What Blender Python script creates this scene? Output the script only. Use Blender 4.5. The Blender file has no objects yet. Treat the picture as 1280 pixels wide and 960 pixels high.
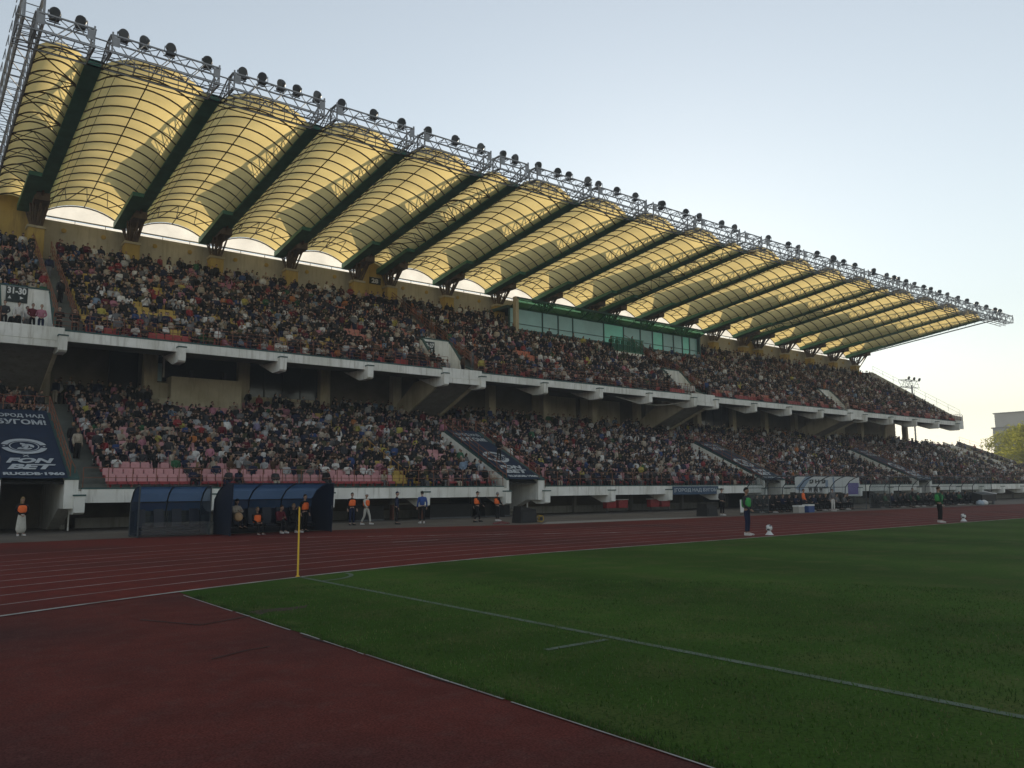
import bpy, math, random, numpy as np
from mathutils import Vector, Matrix
random.seed(7); rs = np.random.RandomState(7)
D = bpy.data; C = bpy.context.scene.collection
PI = math.pi
# ------------------------------------------------------------------ scene constants (metres)
M, GP = 6.72, 3.62
XS = [7.82 + b*(4*M+GP) + i*M for b in range(4) for i in range(5)]      # frame lines of the stand
XA4 = 7.82 - GP
GAPS = [(XA4, 7.82)] + [(XS[b*5+4], XS[b*5+5]) for b in range(3)]
XEND = 128.3
XW = -7.0
LOW_Y, LOW_Z, UP_Y, UP_Z = 45.0, 2.1, 53.0, 11.45
def zb(y): return 26.12 - .1235*(y-48.4)                                  # underside of the roof beams
# ------------------------------------------------------------------ materials
MATS = {}
def mat(name, col, rough=.75, var=.12, scale=6., metal=0., bump=0., spec=.3, stretch=None, dark=None, darkscale=.4, grain=0., streak=None):
    if name in MATS: return MATS[name]
    m = D.materials.new(name); m.use_nodes = True; nt = m.node_tree; N = nt.nodes; L = nt.links
    b = N['Principled BSDF']; b.inputs['Roughness'].default_value = rough; b.inputs['Metallic'].default_value = metal
    b.inputs['Specular IOR Level'].default_value = spec
    if var > 0:
        tc = N.new('ShaderNodeTexCoord'); no = N.new('ShaderNodeTexNoise'); no.inputs['Scale'].default_value = scale
        no.inputs['Detail'].default_value = 6
        mp = N.new('ShaderNodeMapping'); L.new(tc.outputs['Object'], mp.inputs['Vector']); L.new(mp.outputs[0], no.inputs['Vector'])
        if stretch: mp.inputs['Scale'].default_value = stretch
        mr = N.new('ShaderNodeMapRange'); mr.inputs['From Min'].default_value = .3; mr.inputs['From Max'].default_value = .7
        mr.inputs['To Min'].default_value = 1-var; mr.inputs['To Max'].default_value = 1+var
        L.new(no.outputs['Fac'], mr.inputs['Value'])
        mx = N.new('ShaderNodeVectorMath'); mx.operation = 'SCALE'; mx.inputs[0].default_value = col
        L.new(mr.outputs[0], mx.inputs['Scale']); last = mx.outputs[0]
        if dark:
            n2 = N.new('ShaderNodeTexNoise'); n2.inputs['Scale'].default_value = darkscale; n2.inputs['Detail'].default_value = 8
            L.new(mp.outputs[0], n2.inputs['Vector'])
            r2 = N.new('ShaderNodeMapRange'); r2.inputs['From Min'].default_value = .45; r2.inputs['From Max'].default_value = .7
            L.new(n2.outputs['Fac'], r2.inputs['Value'])
            mm = N.new('ShaderNodeMix'); mm.data_type = 'RGBA'; mm.inputs['B'].default_value = (*dark, 1)
            L.new(r2.outputs[0], mm.inputs['Factor']); L.new(last, mm.inputs['A']); last = mm.outputs['Result']
        if streak:
            m3 = N.new('ShaderNodeMapping'); m3.inputs['Scale'].default_value = (2.2,2.2,.22); L.new(tc.outputs['Object'], m3.inputs[0])
            n3 = N.new('ShaderNodeTexNoise'); n3.inputs['Scale'].default_value = 1.6; n3.inputs['Detail'].default_value = 9; n3.inputs['Roughness'].default_value = .7; L.new(m3.outputs[0], n3.inputs[0])
            r3 = N.new('ShaderNodeMapRange'); r3.inputs['From Min'].default_value = .50; r3.inputs['From Max'].default_value = .72; r3.inputs['To Max'].default_value = .8; L.new(n3.outputs['Fac'], r3.inputs[0])
            m4 = N.new('ShaderNodeMix'); m4.data_type = 'RGBA'; m4.inputs['B'].default_value = (*streak, 1); L.new(r3.outputs[0], m4.inputs['Factor']); L.new(last, m4.inputs['A']); last = m4.outputs['Result']
        if grain:
            n4 = N.new('ShaderNodeTexNoise'); n4.inputs['Scale'].default_value = 55; n4.inputs['Detail'].default_value = 3; L.new(tc.outputs['Object'], n4.inputs[0])
            r4 = N.new('ShaderNodeMapRange'); r4.inputs['From Min'].default_value = .32; r4.inputs['From Max'].default_value = .68; r4.inputs['To Min'].default_value = 1-grain; r4.inputs['To Max'].default_value = 1+grain; L.new(n4.outputs['Fac'], r4.inputs[0])
            v4 = N.new('ShaderNodeVectorMath'); v4.operation = 'SCALE'; L.new(last, v4.inputs[0]); L.new(r4.outputs[0], v4.inputs['Scale']); last = v4.outputs[0]
        L.new(last, b.inputs['Base Color'])
        if bump > 0:
            bn = N.new('ShaderNodeBump'); bn.inputs['Strength'].default_value = bump; bn.inputs['Distance'].default_value = .02
            L.new(no.outputs['Fac'], bn.inputs['Height']); L.new(bn.outputs[0], b.inputs['Normal'])
    else: b.inputs['Base Color'].default_value = (*col, 1)
    MATS[name] = m; return m
def objcolor_mat(name, rough=.8):
    m = D.materials.new(name); m.use_nodes = True; nt = m.node_tree; N = nt.nodes; L = nt.links
    b = N['Principled BSDF']; b.inputs['Roughness'].default_value = rough; b.inputs['Specular IOR Level'].default_value = .2
    oi = N.new('ShaderNodeObjectInfo'); tc = N.new('ShaderNodeTexCoord'); no = N.new('ShaderNodeTexNoise'); no.inputs['Scale'].default_value = 9
    L.new(tc.outputs['Object'], no.inputs['Vector'])
    mr = N.new('ShaderNodeMapRange'); mr.inputs['To Min'].default_value = .75; mr.inputs['To Max'].default_value = 1.25
    L.new(no.outputs['Fac'], mr.inputs['Value'])
    mx = N.new('ShaderNodeVectorMath'); mx.operation = 'SCALE'; L.new(oi.outputs['Color'], mx.inputs[0]); L.new(mr.outputs[0], mx.inputs['Scale'])
    L.new(mx.outputs[0], b.inputs['Base Color']); MATS[name] = m; return m
def trans_mat(name, col, tcol, fac, alpha=None, rough=.5, seam=False):
    """thin sheet that lets light through (fabric or tinted plastic)"""
    m = D.materials.new(name); m.use_nodes = True; nt = m.node_tree; N = nt.nodes; L = nt.links
    for n in list(N): N.remove(n)
    o = N.new('ShaderNodeOutputMaterial'); d = N.new('ShaderNodeBsdfDiffuse'); t = N.new('ShaderNodeBsdfTranslucent'); x = N.new('ShaderNodeMixShader')
    x.inputs[0].default_value = fac; L.new(d.outputs[0], x.inputs[1]); L.new(t.outputs[0], x.inputs[2]); last = x.outputs[0]
    tc = N.new('ShaderNodeTexCoord'); no = N.new('ShaderNodeTexNoise'); no.inputs['Scale'].default_value = .55; no.inputs['Detail'].default_value = 7
    mp = N.new('ShaderNodeMapping'); mp.inputs['Scale'].default_value = (1, .5, 1); L.new(tc.outputs['Object'], mp.inputs[0]); L.new(mp.outputs[0], no.inputs[0])
    mr = N.new('ShaderNodeMapRange'); mr.inputs['From Min'].default_value = .3; mr.inputs['From Max'].default_value = .7
    mr.inputs['To Min'].default_value = .86; mr.inputs['To Max'].default_value = 1.1; L.new(no.outputs['Fac'], mr.inputs['Value'])
    for sh, cc in ((d, col), (t, tcol)):
        v = N.new('ShaderNodeVectorMath'); v.operation = 'SCALE'; v.inputs[0].default_value = cc; L.new(mr.outputs[0], v.inputs['Scale']); L.new(v.outputs[0], sh.inputs['Color'])
    if alpha is not None:
        tr = N.new('ShaderNodeBsdfTransparent'); tr.inputs['Color'].default_value = (*alpha[1], 1); x2 = N.new('ShaderNodeMixShader'); x2.inputs[0].default_value = alpha[0]
        L.new(last, x2.inputs[1]); L.new(tr.outputs[0], x2.inputs[2]); last = x2.outputs[0]
        g = N.new('ShaderNodeBsdfGlossy'); g.inputs['Roughness'].default_value = .08; x3 = N.new('ShaderNodeMixShader'); x3.inputs[0].default_value = .07
        L.new(last, x3.inputs[1]); L.new(g.outputs[0], x3.inputs[2]); last = x3.outputs[0]
    L.new(last, o.inputs[0]); MATS[name] = m; return m
WHITE = mat('painted_white_concrete', (.80,.80,.77), .8, .08, 1.5, dark=(.62,.62,.57), darkscale=.35, streak=(.36,.34,.29))
CONC = mat('weathered_concrete', (.25,.245,.225), .9, .14, 1.2, bump=.2, streak=(.14,.13,.11))
STEP = mat('grey_green_step', (.15,.16,.145), .9, .16, 1.5)
CREAM = mat('cream_render', (.50,.45,.33), .85, .08, 1.2, dark=(.38,.33,.22), darkscale=.5, streak=(.27,.22,.15))
YELL = mat('yellow_render', (.44,.31,.09), .8, .12, 1., streak=(.26,.18,.07))
TEAL = mat('teal_paint', (.035,.085,.085), .6, .15, 5)
GREEN = mat('dark_green_steel', (.065,.21,.15), .5, .2, 1.2)
RIB = mat('brown_steel', (.075,.052,.025), .6, .1, 3)
BARK = mat('rusty_brown_steel', (.14,.10,.065), .7, .3, 2)
GREY = mat('galvanised_steel', (.30,.305,.32), .45, .15, 2.5, metal=.35)
RAILM = mat('orange_brown_railing', (.19,.075,.045), .6, .2, 3)
GLASSD = mat('dark_window_glass', (.015,.018,.02), .12, 0, spec=.6)
GLASSB = mat('grey_blue_reflection_window', (.26,.50,.52), .18, .1, .6, spec=.9)  # bright sky reflection is painted into this raised base colour
GLASST = mat('teal_reflection_window', (.18,.72,.60), .18, .1, .6, spec=.9)  # teal pane, base colour lifted to carry the reflected sky
BLACK = mat('black_plastic', (.012,.012,.013), .6, .1, 4)
DARKG = mat('lamp_housing_grey', (.09,.095,.105), .5, .2, 4)
LENS = mat('lamp_glass', (.05,.055,.065), .35, 0, spec=.5)
NAVY = mat('navy_cloth', (.012,.026,.06), .8, .15, 2)
PRINT = mat('pale_print', (.42,.46,.50), .8, .08, 5)
BLUEP = mat('dugout_navy_panel', (.012,.018,.036), .35, .15, 2)
BLUEL = mat('dugout_blue_panel', (.04,.07,.13), .35, .15, 2)
WHITEP = mat('white_plastic', (.65,.66,.66), .5, .05, 4)
ORANGE = mat('orange_plastic', (.75,.14,.02), .6, .05, 4)
REDP = mat('red_plastic', (.36,.045,.05), .5, .15, 6)
YELP = mat('yellow_paint', (.62,.38,.03), .5, .1, 6)
WOOD = mat('grey_wood', (.22,.2,.17), .8, .2, 5)
MEMB = trans_mat('yellow_roof_fabric', (.54,.45,.20), (.86,.67,.28), .72)
GLAZ = trans_mat('white_translucent_sheet', (.6,.6,.58), (.95,.95,.93), .8)
CLEAR = trans_mat('clear_dugout_sheet', (.30,.33,.34), (.3,.3,.3), .3, alpha=(.88, (.86,.89,.9)))
CLEARB = trans_mat('blue_dugout_sheet', (.035,.05,.075), (.05,.08,.13), .5, alpha=(.35, (.4,.5,.65)))
BLUET = trans_mat('blue_roof_sheet', (.035,.07,.15), (.07,.15,.32), .6, alpha=(.22, (.35,.5,.8)))
GRSHEET = trans_mat('green_awning_sheet', (.02,.08,.035), (.03,.16,.06), .5, alpha=(.35, (.22,.5,.3)))
# ------------------------------------------------------------------ mesh helpers
class MB:
    def __init__(s): s.v = []; s.f = []; s.m = []
    def add(s, vs, fs, mi=0):
        n = len(s.v); s.v += [tuple(p) for p in vs]; s.f += [tuple(i+n for i in f) for f in fs]; s.m += [mi]*len(fs)
    def box(s, x0, x1, y0, y1, z0, z1, mi=0):
        s.add([(x0,y0,z0),(x1,y0,z0),(x1,y1,z0),(x0,y1,z0),(x0,y0,z1),(x1,y0,z1),(x1,y1,z1),(x0,y1,z1)],
              [(0,3,2,1),(4,5,6,7),(0,1,5,4),(1,2,6,5),(2,3,7,6),(3,0,4,7)], mi); return s
    def tube(s, a, b, r=.03, n=5, mi=0, r2=None):
        a = Vector(a); b = Vector(b); d = (b-a)
        if d.length < 1e-6: return s
        d.normalize(); u = d.orthogonal().normalized(); w = d.cross(u); r2 = r if r2 is None else r2
        vs = [a+(u*math.cos(2*PI*k/n)+w*math.sin(2*PI*k/n))*r for k in range(n)]+[b+(u*math.cos(2*PI*k/n)+w*math.sin(2*PI*k/n))*r2 for k in range(n)]
        s.add(vs, [(k,(k+1)%n,n+(k+1)%n,n+k) for k in range(n)]+[tuple(range(n))[::-1], tuple(range(n,2*n))], mi); return s
    def path(s, pts, r=.03, n=5, mi=0):
        for a, b in zip(pts[:-1], pts[1:]): s.tube(a, b, r, n, mi)
        return s
    def prismx(s, prof, x0, x1, mi=0):
        """profile of (y,z) points extruded along x"""
        n = len(prof); s.add([(x0,y,z) for y,z in prof]+[(x1,y,z) for y,z in prof],
            [(k,(k+1)%n,n+(k+1)%n,n+k) for k in range(n)]+[tuple(range(n))[::-1], tuple(range(n,2*n))], mi); return s
    def lathe(s, c, axis, prof, n=14, mi=0):
        axis = Vector(axis).normalized(); u = axis.orthogonal().normalized(); w = axis.cross(u); c = Vector(c); vs = []
        for h, r in prof: vs += [c+axis*h+(u*math.cos(2*PI*k/n)+w*math.sin(2*PI*k/n))*r for k in range(n)]
        fs = [(j*n+k, j*n+(k+1)%n, (j+1)*n+(k+1)%n, (j+1)*n+k) for j in range(len(prof)-1) for k in range(n)]
        fs += [tuple(range(n))[::-1], tuple(range((len(prof)-1)*n, len(prof)*n))]; s.add(vs, fs, mi); return s
    def mesh(s, name, mats, off=(0,0,0), smooth=False):
        me = D.meshes.new(name); o = Vector(off)
        me.from_pydata([tuple(Vector(v)-o) for v in s.v], [], s.f)
        for m in (mats if isinstance(mats, (list,tuple)) else [mats]): me.materials.append(m)
        me.polygons.foreach_set('material_index', s.m)
        if smooth: me.polygons.foreach_set('use_smooth', [True]*len(me.polygons))
        me.update(); return me
    def build(s, name, mats, parent=None, smooth=False, at=None):
        off = (0,0,0)
        if parent is not None:
            p = parent; off = Vector((0,0,0))
            while p is not None: off += p.location; p = p.parent
        elif at is not None: off = at
        o = D.objects.new(name, s.mesh(name, mats, off, smooth)); C.objects.link(o)
        if parent is not None: o.parent = parent
        elif at is not None: o.location = at
        return o
def tag(o, label, cat, group=None):
    o['label'] = label; o['category'] = cat
    if group: o['group'] = group
    return o
def struct(o): o['kind'] = 'structure'; return o
def empty(name, loc, label=None, cat=None, group=None):
    o = D.objects.new(name, None); C.objects.link(o); o.location = loc; o.empty_display_size = .2
    if label: tag(o, label, cat, group)
    return o
def text_flat(txt, w, h, bold=.02, shear=0.):
    """letters as a flat mesh that fills a w x h box, lower left corner at the origin"""
    cu = D.curves.new('lettering', 'FONT'); cu.body = txt; cu.offset = bold; cu.shear = shear; cu.resolution_u = 3; cu.space_line = .9
    ob = D.objects.new('lettering', cu); C.objects.link(ob); dg = bpy.context.evaluated_depsgraph_get(); dg.update()
    me = D.meshes.new_from_object(ob.evaluated_get(dg)); D.objects.remove(ob)
    co = np.empty(len(me.vertices)*3); me.vertices.foreach_get('co', co); co = co.reshape(-1,3)
    lo = co.min(0); hi = co.max(0); co[:,0] = (co[:,0]-lo[0])/(hi[0]-lo[0])*w; co[:,1] = (co[:,1]-lo[1])/(hi[1]-lo[1])*h; co[:,2] = 0
    return co, [tuple(p.vertices) for p in me.polygons]
def put_text(mb, txt, O, ux, uy, u0, v0, w, h, mi=0, bold=.02, shear=0., off=.01):
    co, fs = text_flat(txt, w, h, bold, shear); O = Vector(O); ux = Vector(ux); uy = Vector(uy); n = ux.cross(uy)
    mb.add([O+ux*(u0+c[0])+uy*(v0+c[1])+n*off for c in co], fs, mi)
ONES = ['','first','second','third','fourth','fifth','sixth','seventh','eighth','ninth','tenth','eleventh','twelfth','thirteenth','fourteenth','fifteenth','sixteenth','seventeenth','eighteenth','nineteenth']
TENS = {2:'twent',3:'thirt',4:'fort',5:'fift',6:'sixt',7:'sevent',8:'eight',9:'ninet'}
def ordw(n):
    if n < 20: return ONES[n]
    if n > 99: return 'hundred-and-'+ordw(n-100) if n > 100 else 'hundredth'
    t, o = divmod(n, 10); return TENS[t]+'ieth' if o == 0 else TENS[t]+'y-'+ONES[o]
# ------------------------------------------------------------------ ground
def sheet(name, pts, z, m, th=None):
    me = D.meshes.new(name); me.from_pydata([(x,y,z) for x,y in pts], [], [tuple(range(len(pts)))]); me.materials.append(m)
    o = D.objects.new(name, me); C.objects.link(o); return struct(o)
CX, CY, RI = 17.5, -17.9, 36.5
def arc(R, a0, a1, n=40): return [(CX+R*math.cos(a0+(a1-a0)*k/n), CY+R*math.sin(a0+(a1-a0)*k/n)) for k in range(n+1)]
ASPH = mat('asphalt', (.06,.06,.06), .9, .15, 2, bump=.2)
PAVE = mat('grey_paving', (.125,.108,.09), .9, .2, 1.2, grain=.2, bump=.2, dark=(.085,.072,.06), darkscale=.3)
TRACK = mat('red_tartan_track', (.140,.028,.022), .9, .14, 3, bump=.2, spec=.06, dark=(.085,.027,.024), darkscale=.18, grain=.28, streak=(.105,.036,.030))
TRACK2 = mat('worn_red_tartan', (.112,.030,.024), .9, .14, 1.6, bump=.25, spec=.06, dark=(.050,.026,.025), darkscale=.22, grain=.35, streak=(.108,.046,.040))
LINE = mat('worn_white_line', (.34,.32,.31), .85, .3, 3, dark=(.16,.10,.10), darkscale=1.2)
LANE = mat('worn_lane_line', (.30,.23,.22), .85, .3, 1.2, dark=(.17,.10,.09), darkscale=.5)
KERB = mat('white_kerb_line', (.36,.35,.32), .85, .3, 3, dark=(.16,.12,.10), darkscale=1.5)
sheet('ground', [(-900,-900),(900,-900),(900,900),(-900,900)], -.012, ASPH)
sheet('pavement', [(-60,33),(200,33),(200,75),(-60,75)], -.006, PAVE)
# grass with mown tone changes and wear
def grass_mat():
    m = D.materials.new('mown_grass'); m.use_nodes = True; nt = m.node_tree; N = nt.nodes; L = nt.links; b = N['Principled BSDF']
    b.inputs['Roughness'].default_value = .9; b.inputs['Specular IOR Level'].default_value = .03
    tc = N.new('ShaderNodeTexCoord')
    def noise(sc, det, st=(1,1,1)):
        mp = N.new('ShaderNodeMapping'); mp.inputs['Scale'].default_value = st; L.new(tc.outputs['Object'], mp.inputs[0])
        n = N.new('ShaderNodeTexNoise'); n.inputs['Scale'].default_value = sc; n.inputs['Detail'].default_value = det; L.new(mp.outputs[0], n.inputs[0]); return n.outputs['Fac']
    def mix(f, a, b_, lo=.35, hi=.65):
        r = N.new('ShaderNodeMapRange'); r.inputs['From Min'].default_value = lo; r.inputs['From Max'].default_value = hi; L.new(f, r.inputs[0])
        x = N.new('ShaderNodeMix'); x.data_type = 'RGBA'; L.new(r.outputs[0], x.inputs['Factor'])
        for s, k in ((a,'A'),(b_,'B')):
            if isinstance(s, tuple): x.inputs[k].default_value = (*s,1)
            else: L.new(s, x.inputs[k])
        return x.outputs['Result']
    c = mix(noise(.25,5,(1,.45,1)), (.036,.082,.012), (.054,.108,.017))
    c = mix(noise(1.1,6), c, (.082,.102,.030), .48, .72)
    c = mix(noise(28,3), c, (.026,.050,.010), .45, .75)
    c = mix(noise(90,2), c, (.080,.105,.028), .52, .8)
    # mown bands across the pitch
    wv = N.new('ShaderNodeTexWave'); wv.inputs['Scale'].default_value = .055; wv.inputs['Distortion'].default_value = .6; L.new(tc.outputs['Object'], wv.inputs[0])
    mr = N.new('ShaderNodeMapRange'); mr.inputs['To Min'].default_value = .88; mr.inputs['To Max'].default_value = 1.12; L.new(wv.outputs['Fac'], mr.inputs[0])
    v = N.new('ShaderNodeVectorMath'); v.operation = 'SCALE'; L.new(c, v.inputs[0]); L.new(mr.outputs[0], v.inputs['Scale']); L.new(v.outputs[0], b.inputs['Base Color'])
    bn = N.new('ShaderNodeBump'); bn.inputs['Strength'].default_value = .4; bn.inputs['Distance'].default_value = .02; L.new(noise(45,4), bn.inputs['Height']); L.new(bn.outputs[0], b.inputs['Normal'])
    return m
GRASS = grass_mat()
GX = 4.62
inner = arc(RI, math.acos((GX-CX)/RI), PI/2, 30)
outer = arc(52.6, PI*.92, PI/2+.10, 24)
sheet('running_track', [(-60,-60),(-60,33.4)]+[(-20,36.6),(4,37.2),(14,37.0),(22,36.2),(28,34.2),(46,33.2),(200,33.2),(200,18.0),(17.5,18.0)]+[(GX-.4,15.4),(GX-.4,-60)], .0, TRACK)
sheet('infield_tartan', [(-60,-60),(-60,-10)]+arc(36.35, PI*.97, math.acos((GX+.12-CX)/36.35), 40)+[(GX+.12,-60)], .004, TRACK2)
grass_pts = [(200,-70),(200,18.6)]+[(x,y) for x,y in inner[::-1]]+[(GX,-70)]
# a slightly ragged edge along the run-off
edge = [(GX+random.uniform(-.03,.05), 15.0-.5*k) for k in range(1,70)]
sheet('grass_pitch', [(200,-70),(200,18.6)]+inner[::-1]+edge+[(GX,-70)], .008, GRASS)
mb = MB()
def strip(mb, pts, w, z, mi=0):
    vs = []; n = len(pts)
    for i in range(n):
        a = Vector(pts[max(0,i-1)]); b = Vector(pts[min(n-1,i+1)]); d = (b-a).normalized(); q = Vector((-d.y,d.x)); p = Vector(pts[i])
        vs += [(p.x+q.x*w/2,p.y+q.y*w/2,z),(p.x-q.x*w/2,p.y-q.y*w/2,z)]
    mb.add(vs, [(2*i,2*i+1,2*i+3,2*i+2) for i in range(n-1)], mi)
for k in range(1,11):
    R = RI+1.32*k
    pts = arc(R, PI*.90, PI/2, 60)+[(x, CY+R) for x in range(20,200,6)]
    if k < 9 or k==10:
        if k==10: pts = arc(R, PI*.9, PI/2+.12, 60)
        strip(mb, pts, .075, .004)
o = mb.build('lane_lines', LANE); struct(o)
mb = MB(); strip(mb, arc(RI-.02, PI*.90, PI/2, 80)+[(x, 18.58) for x in range(18,200,4)], .12, .013)
o = mb.build('kerb_line', KERB); struct(o)
mb = MB()
yy_ = 15.6
while yy_ > -14:
    L_ = random.choice([.15,.3,.6,1.2,2.0,2.6]); gx_ = GX-.07+random.uniform(-.012,.012); w_ = random.uniform(.014,.032)
    strip(mb, [(gx_,yy_),(gx_+random.uniform(-.008,.008),yy_-L_/2),(gx_+random.uniform(-.008,.008),yy_-L_)], w_, .014); yy_ -= L_+random.choice([.01,.02,.04,.12,.3])
o = mb.build('edge_line', KERB); struct(o)
# run-off marks across the track
mb = MB()
strip(mb, [(12.5,33.0),(30.0,22.0)], .08, .0075)
for k in range(7):
    x = 14+k*2.1; y = 31.6-k*1.3; strip(mb, [(x,y),(x+1.0,y-.25)], .12, .0075)
strip(mb, [(15,26.3),(17,26.3)], .12, .0075)
o = mb.build('track_marks', LINE); struct(o)
sheet('sand_strip', [(28.6,33.9),(38,33.2),(44,33.5),(40,35.2),(31,36.2)], .006, mat('pale_sandy_concrete', (.26,.245,.22), .9, .1, 3))
# seams and stains of the run-off tartan
SEAM = mat('dark_seam', (.040,.020,.018), .9, .4, 2)
mb = MB()
for pts, w in (([(3.2,13.1),(3.75,12.0),(4.55,12.35)], .05), ([(0.3,10.2),(.8,10.6)], .06), ([(3.1,9.5),(3.6,9.75),(3.9,9.8)], .03),
               ([(4.5,10.2),(4.56,9.4)], .05), ([(4.52,7.2),(4.55,6.8)], .04)):
    strip(mb, pts, w, .010)
o = mb.build('tartan_seams', SEAM); struct(o)
sheet('bare_patch', [(4.66,12.75),(5.0,12.88),(5.4,12.80),(5.75,12.86),(5.6,12.62),(5.25,12.5),(4.95,12.56),(4.7,12.3)], .012, mat('bare_soil', (.05,.034,.022), .95, .3, 6))
# blades of the turf nearest the camera and along the run-off edge
nb = 90000; u_ = rs.rand(nb); dist = 4.2+u_**.75*13; ang = rs.rand(nb)*1.25+.02
bx_ = dist*np.sin(ang*1.05+.25); by_ = dist*np.cos(ang*1.05+.25); e_n = 12000
bx_[:e_n] = GX+rs.gamma(1.3,.035,e_n)-.045; by_[:e_n] = 15.3-rs.rand(e_n)*13.5
ok = (bx_ > GX-.06) & (by_ < 15.5); bx_ = bx_[ok]; by_ = by_[ok]; nb = len(bx_)
a_ = rs.rand(nb)*2*PI; hgt = .016+rs.rand(nb)*.022; wd = .0035+rs.rand(nb)*.004; ln_ = rs.rand(nb)*.022; la_ = rs.rand(nb)*2*PI
co = np.zeros((nb,3,3), np.float32); co[:,0] = np.stack([bx_-np.cos(a_)*wd, by_-np.sin(a_)*wd, np.full(nb,.008)],1); co[:,1] = np.stack([bx_+np.cos(a_)*wd, by_+np.sin(a_)*wd, np.full(nb,.008)],1); co[:,2] = np.stack([bx_+np.cos(la_)*ln_, by_+np.sin(la_)*ln_, .008+hgt],1)
me = D.meshes.new('grass_blades'); me.vertices.add(nb*3); me.vertices.foreach_set('co', co.ravel()); me.loops.add(nb*3); me.loops.foreach_set('vertex_index', np.arange(nb*3,dtype=np.int32))
me.polygons.add(nb); me.polygons.foreach_set('loop_start', np.arange(0,nb*3,3,dtype=np.int32)); me.polygons.foreach_set('loop_total', np.full(nb,3,np.int32))
me.materials.append(mat('blade_green', (.045,.098,.016), .8, .5, 1.3)); me.materials.append(mat('blade_straw', (.11,.12,.045), .8, .4, 1.3)); me.polygons.foreach_set('material_index', (rs.rand(nb)<.16).astype(np.int32)); me.update(calc_edges=True)
o = D.objects.new('grass_blades', me); C.objects.link(o); o['kind'] = 'stuff'; o['label'] = 'short turf blades on the near pitch'; o['category'] = 'grass'
# pitch markings
CHALK = mat('chalk_line', (.10,.135,.095), .9, .25, 8, dark=(.07,.10,.055), darkscale=2.5)
mb = MB(); strip(mb, [(7.45,17.2-1.2*k) for k in range(66)], .11, .015)
strip(mb, [(6.3,7.42),(7.3,7.42)], .10, .015)
a = [(7.45+1.15*math.sin(t*PI/2/10), 17.2-1.15*math.cos(t*PI/2/10)) for t in range(11)]; strip(mb, a, .10, .0175)
o = mb.build('pitch_lines', CHALK); struct(o)
# ------------------------------------------------------------------ the grandstand
GS = empty('grandstand', (60,45,0), 'long two-tier concrete grandstand under scalloped yellow fabric roof', 'grandstand')
LR, LD, LH = 18, .81, .335      # lower rows: count, depth, rise
UR, UD, UH = 17, .81, .498
LZ0, UZ0 = 2.05, 11.25
def lrow(r): return 45.75+LD*r, LZ0+LH*r
def urow(r): return 53.75+UD*r, UZ0+UH*r
def step_prof(y0, z0, n, d, h, back, bot):
    p = [(y0-.6, z0)]
    for r in range(n): p += [(y0+d*r, z0+h*r), (y0+d*r, z0+h*(r+1) if r<n-1 else z0+h*r)] if r else [(y0, z0)]
    q = [(y0-.7, z0)]
    for r in range(n):
        q.append((y0+d*r, z0+h*r)); q.append((y0+d*r, z0+h*r)) if False else None
    pr = [(y0-.65, z0)]
    for r in range(1, n): pr += [(y0+d*r-.1, z0+h*(r-1)), (y0+d*r-.1, z0+h*r)]
    pr += [(back, z0+h*(n-1))]; pr += bot
    return pr
lprof = step_prof(45.75, LZ0, LR, LD, LH, 61.4, [(61.4,6.9),(59,6.9),(45.3,1.42),(45.1,1.42)])
uprof = step_prof(53.75, UZ0, UR, UD, UH, 69.2, [(69.2,18.7),(67,18.3),(55.6,10.95),(53.1,10.88)])
def blocks(x0, x1):
    cuts = [x0]
    for a, b in GAPS+[(XS[19], XEND)]:
        cuts += [a+.25, b-.25]
    segs = []; xs = [x0]+[c for g in GAPS for c in (g[0]-.12, g[1]+.12)]+[x1]
    for i in range(0, len(xs), 2): segs.append((xs[i], xs[i+1]))
    return segs
mb = MB()
for a, b in blocks(XW, 146.0): mb.prismx(lprof, a, b)
mb.build('lower_terrace', STEP, GS)
mb = MB()
for a, b in blocks(XW, XEND): mb.prismx(uprof, a, b)
# behind each entrance the upper terrace runs on
r0 = 5; pr = [(57.55, UZ0+UH*5)]
for r in range(6, UR): pr += [(53.65+UD*r, UZ0+UH*(r-1)), (53.65+UD*r, UZ0+UH*r)]
pr += [(69.2, UZ0+UH*(UR-1)),(69.2,18.7),(67,18.3),(57.55,12.25)]
for a, b in GAPS: mb.prismx(pr, a-.12, b+.12)
mb.build('upper_terrace', STEP, GS)
# lower terrace behind the tunnel mouths
pr = [(53.4, LZ0+LH*9.6)]
for r in range(10, LR): pr += [(45.65+LD*r, LZ0+LH*(r-1)), (45.65+LD*r, LZ0+LH*r)]
pr += [(61.4, LZ0+LH*(LR-1)),(61.4,6.9),(59,6.9),(53.4,4.4)]
for a, b in GAPS: mb = MB(); mb.prismx(pr, a-.12, b+.12); mb.build('tunnel_platform', STEP, GS)
# fascias
mb = MB()
for a, b in blocks(XW, 146): mb.box(a, b, 45.0, 45.14, 1.42, 2.10)
mb.build('lower_fascia', WHITE, GS)
mb = MB()
for a, b in blocks(XW, 146): mb.box(a, b, 44.98, 45.16, 2.10, 2.18)
mb.build('fascia_capping', TEAL, GS)
mb = MB()
for a, b in blocks(XW, XEND): mb.box(a, b, 53.0, 53.14, 10.86, 11.45)
mb.build('upper_fascia', WHITE, GS)
mb = MB()
for a, b in blocks(XW, XEND): mb.box(a, b, 52.98, 53.16, 11.45, 11.55)
mb.build('upper_fascia_capping', TEAL, GS)
for a, b in GAPS:
    mb = MB(); mb.box(a-.1, b+.1, 52.9, 53.1, 10.84, 11.62); mb.box(a-.1, b+.1, 52.86, 53.1, 10.42, 10.80); mb.box(a-.05, b+.05, 52.95, 53.1, 10.78, 10.86)
    mb.build('raised_fascia_panel', WHITE, GS)
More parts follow.
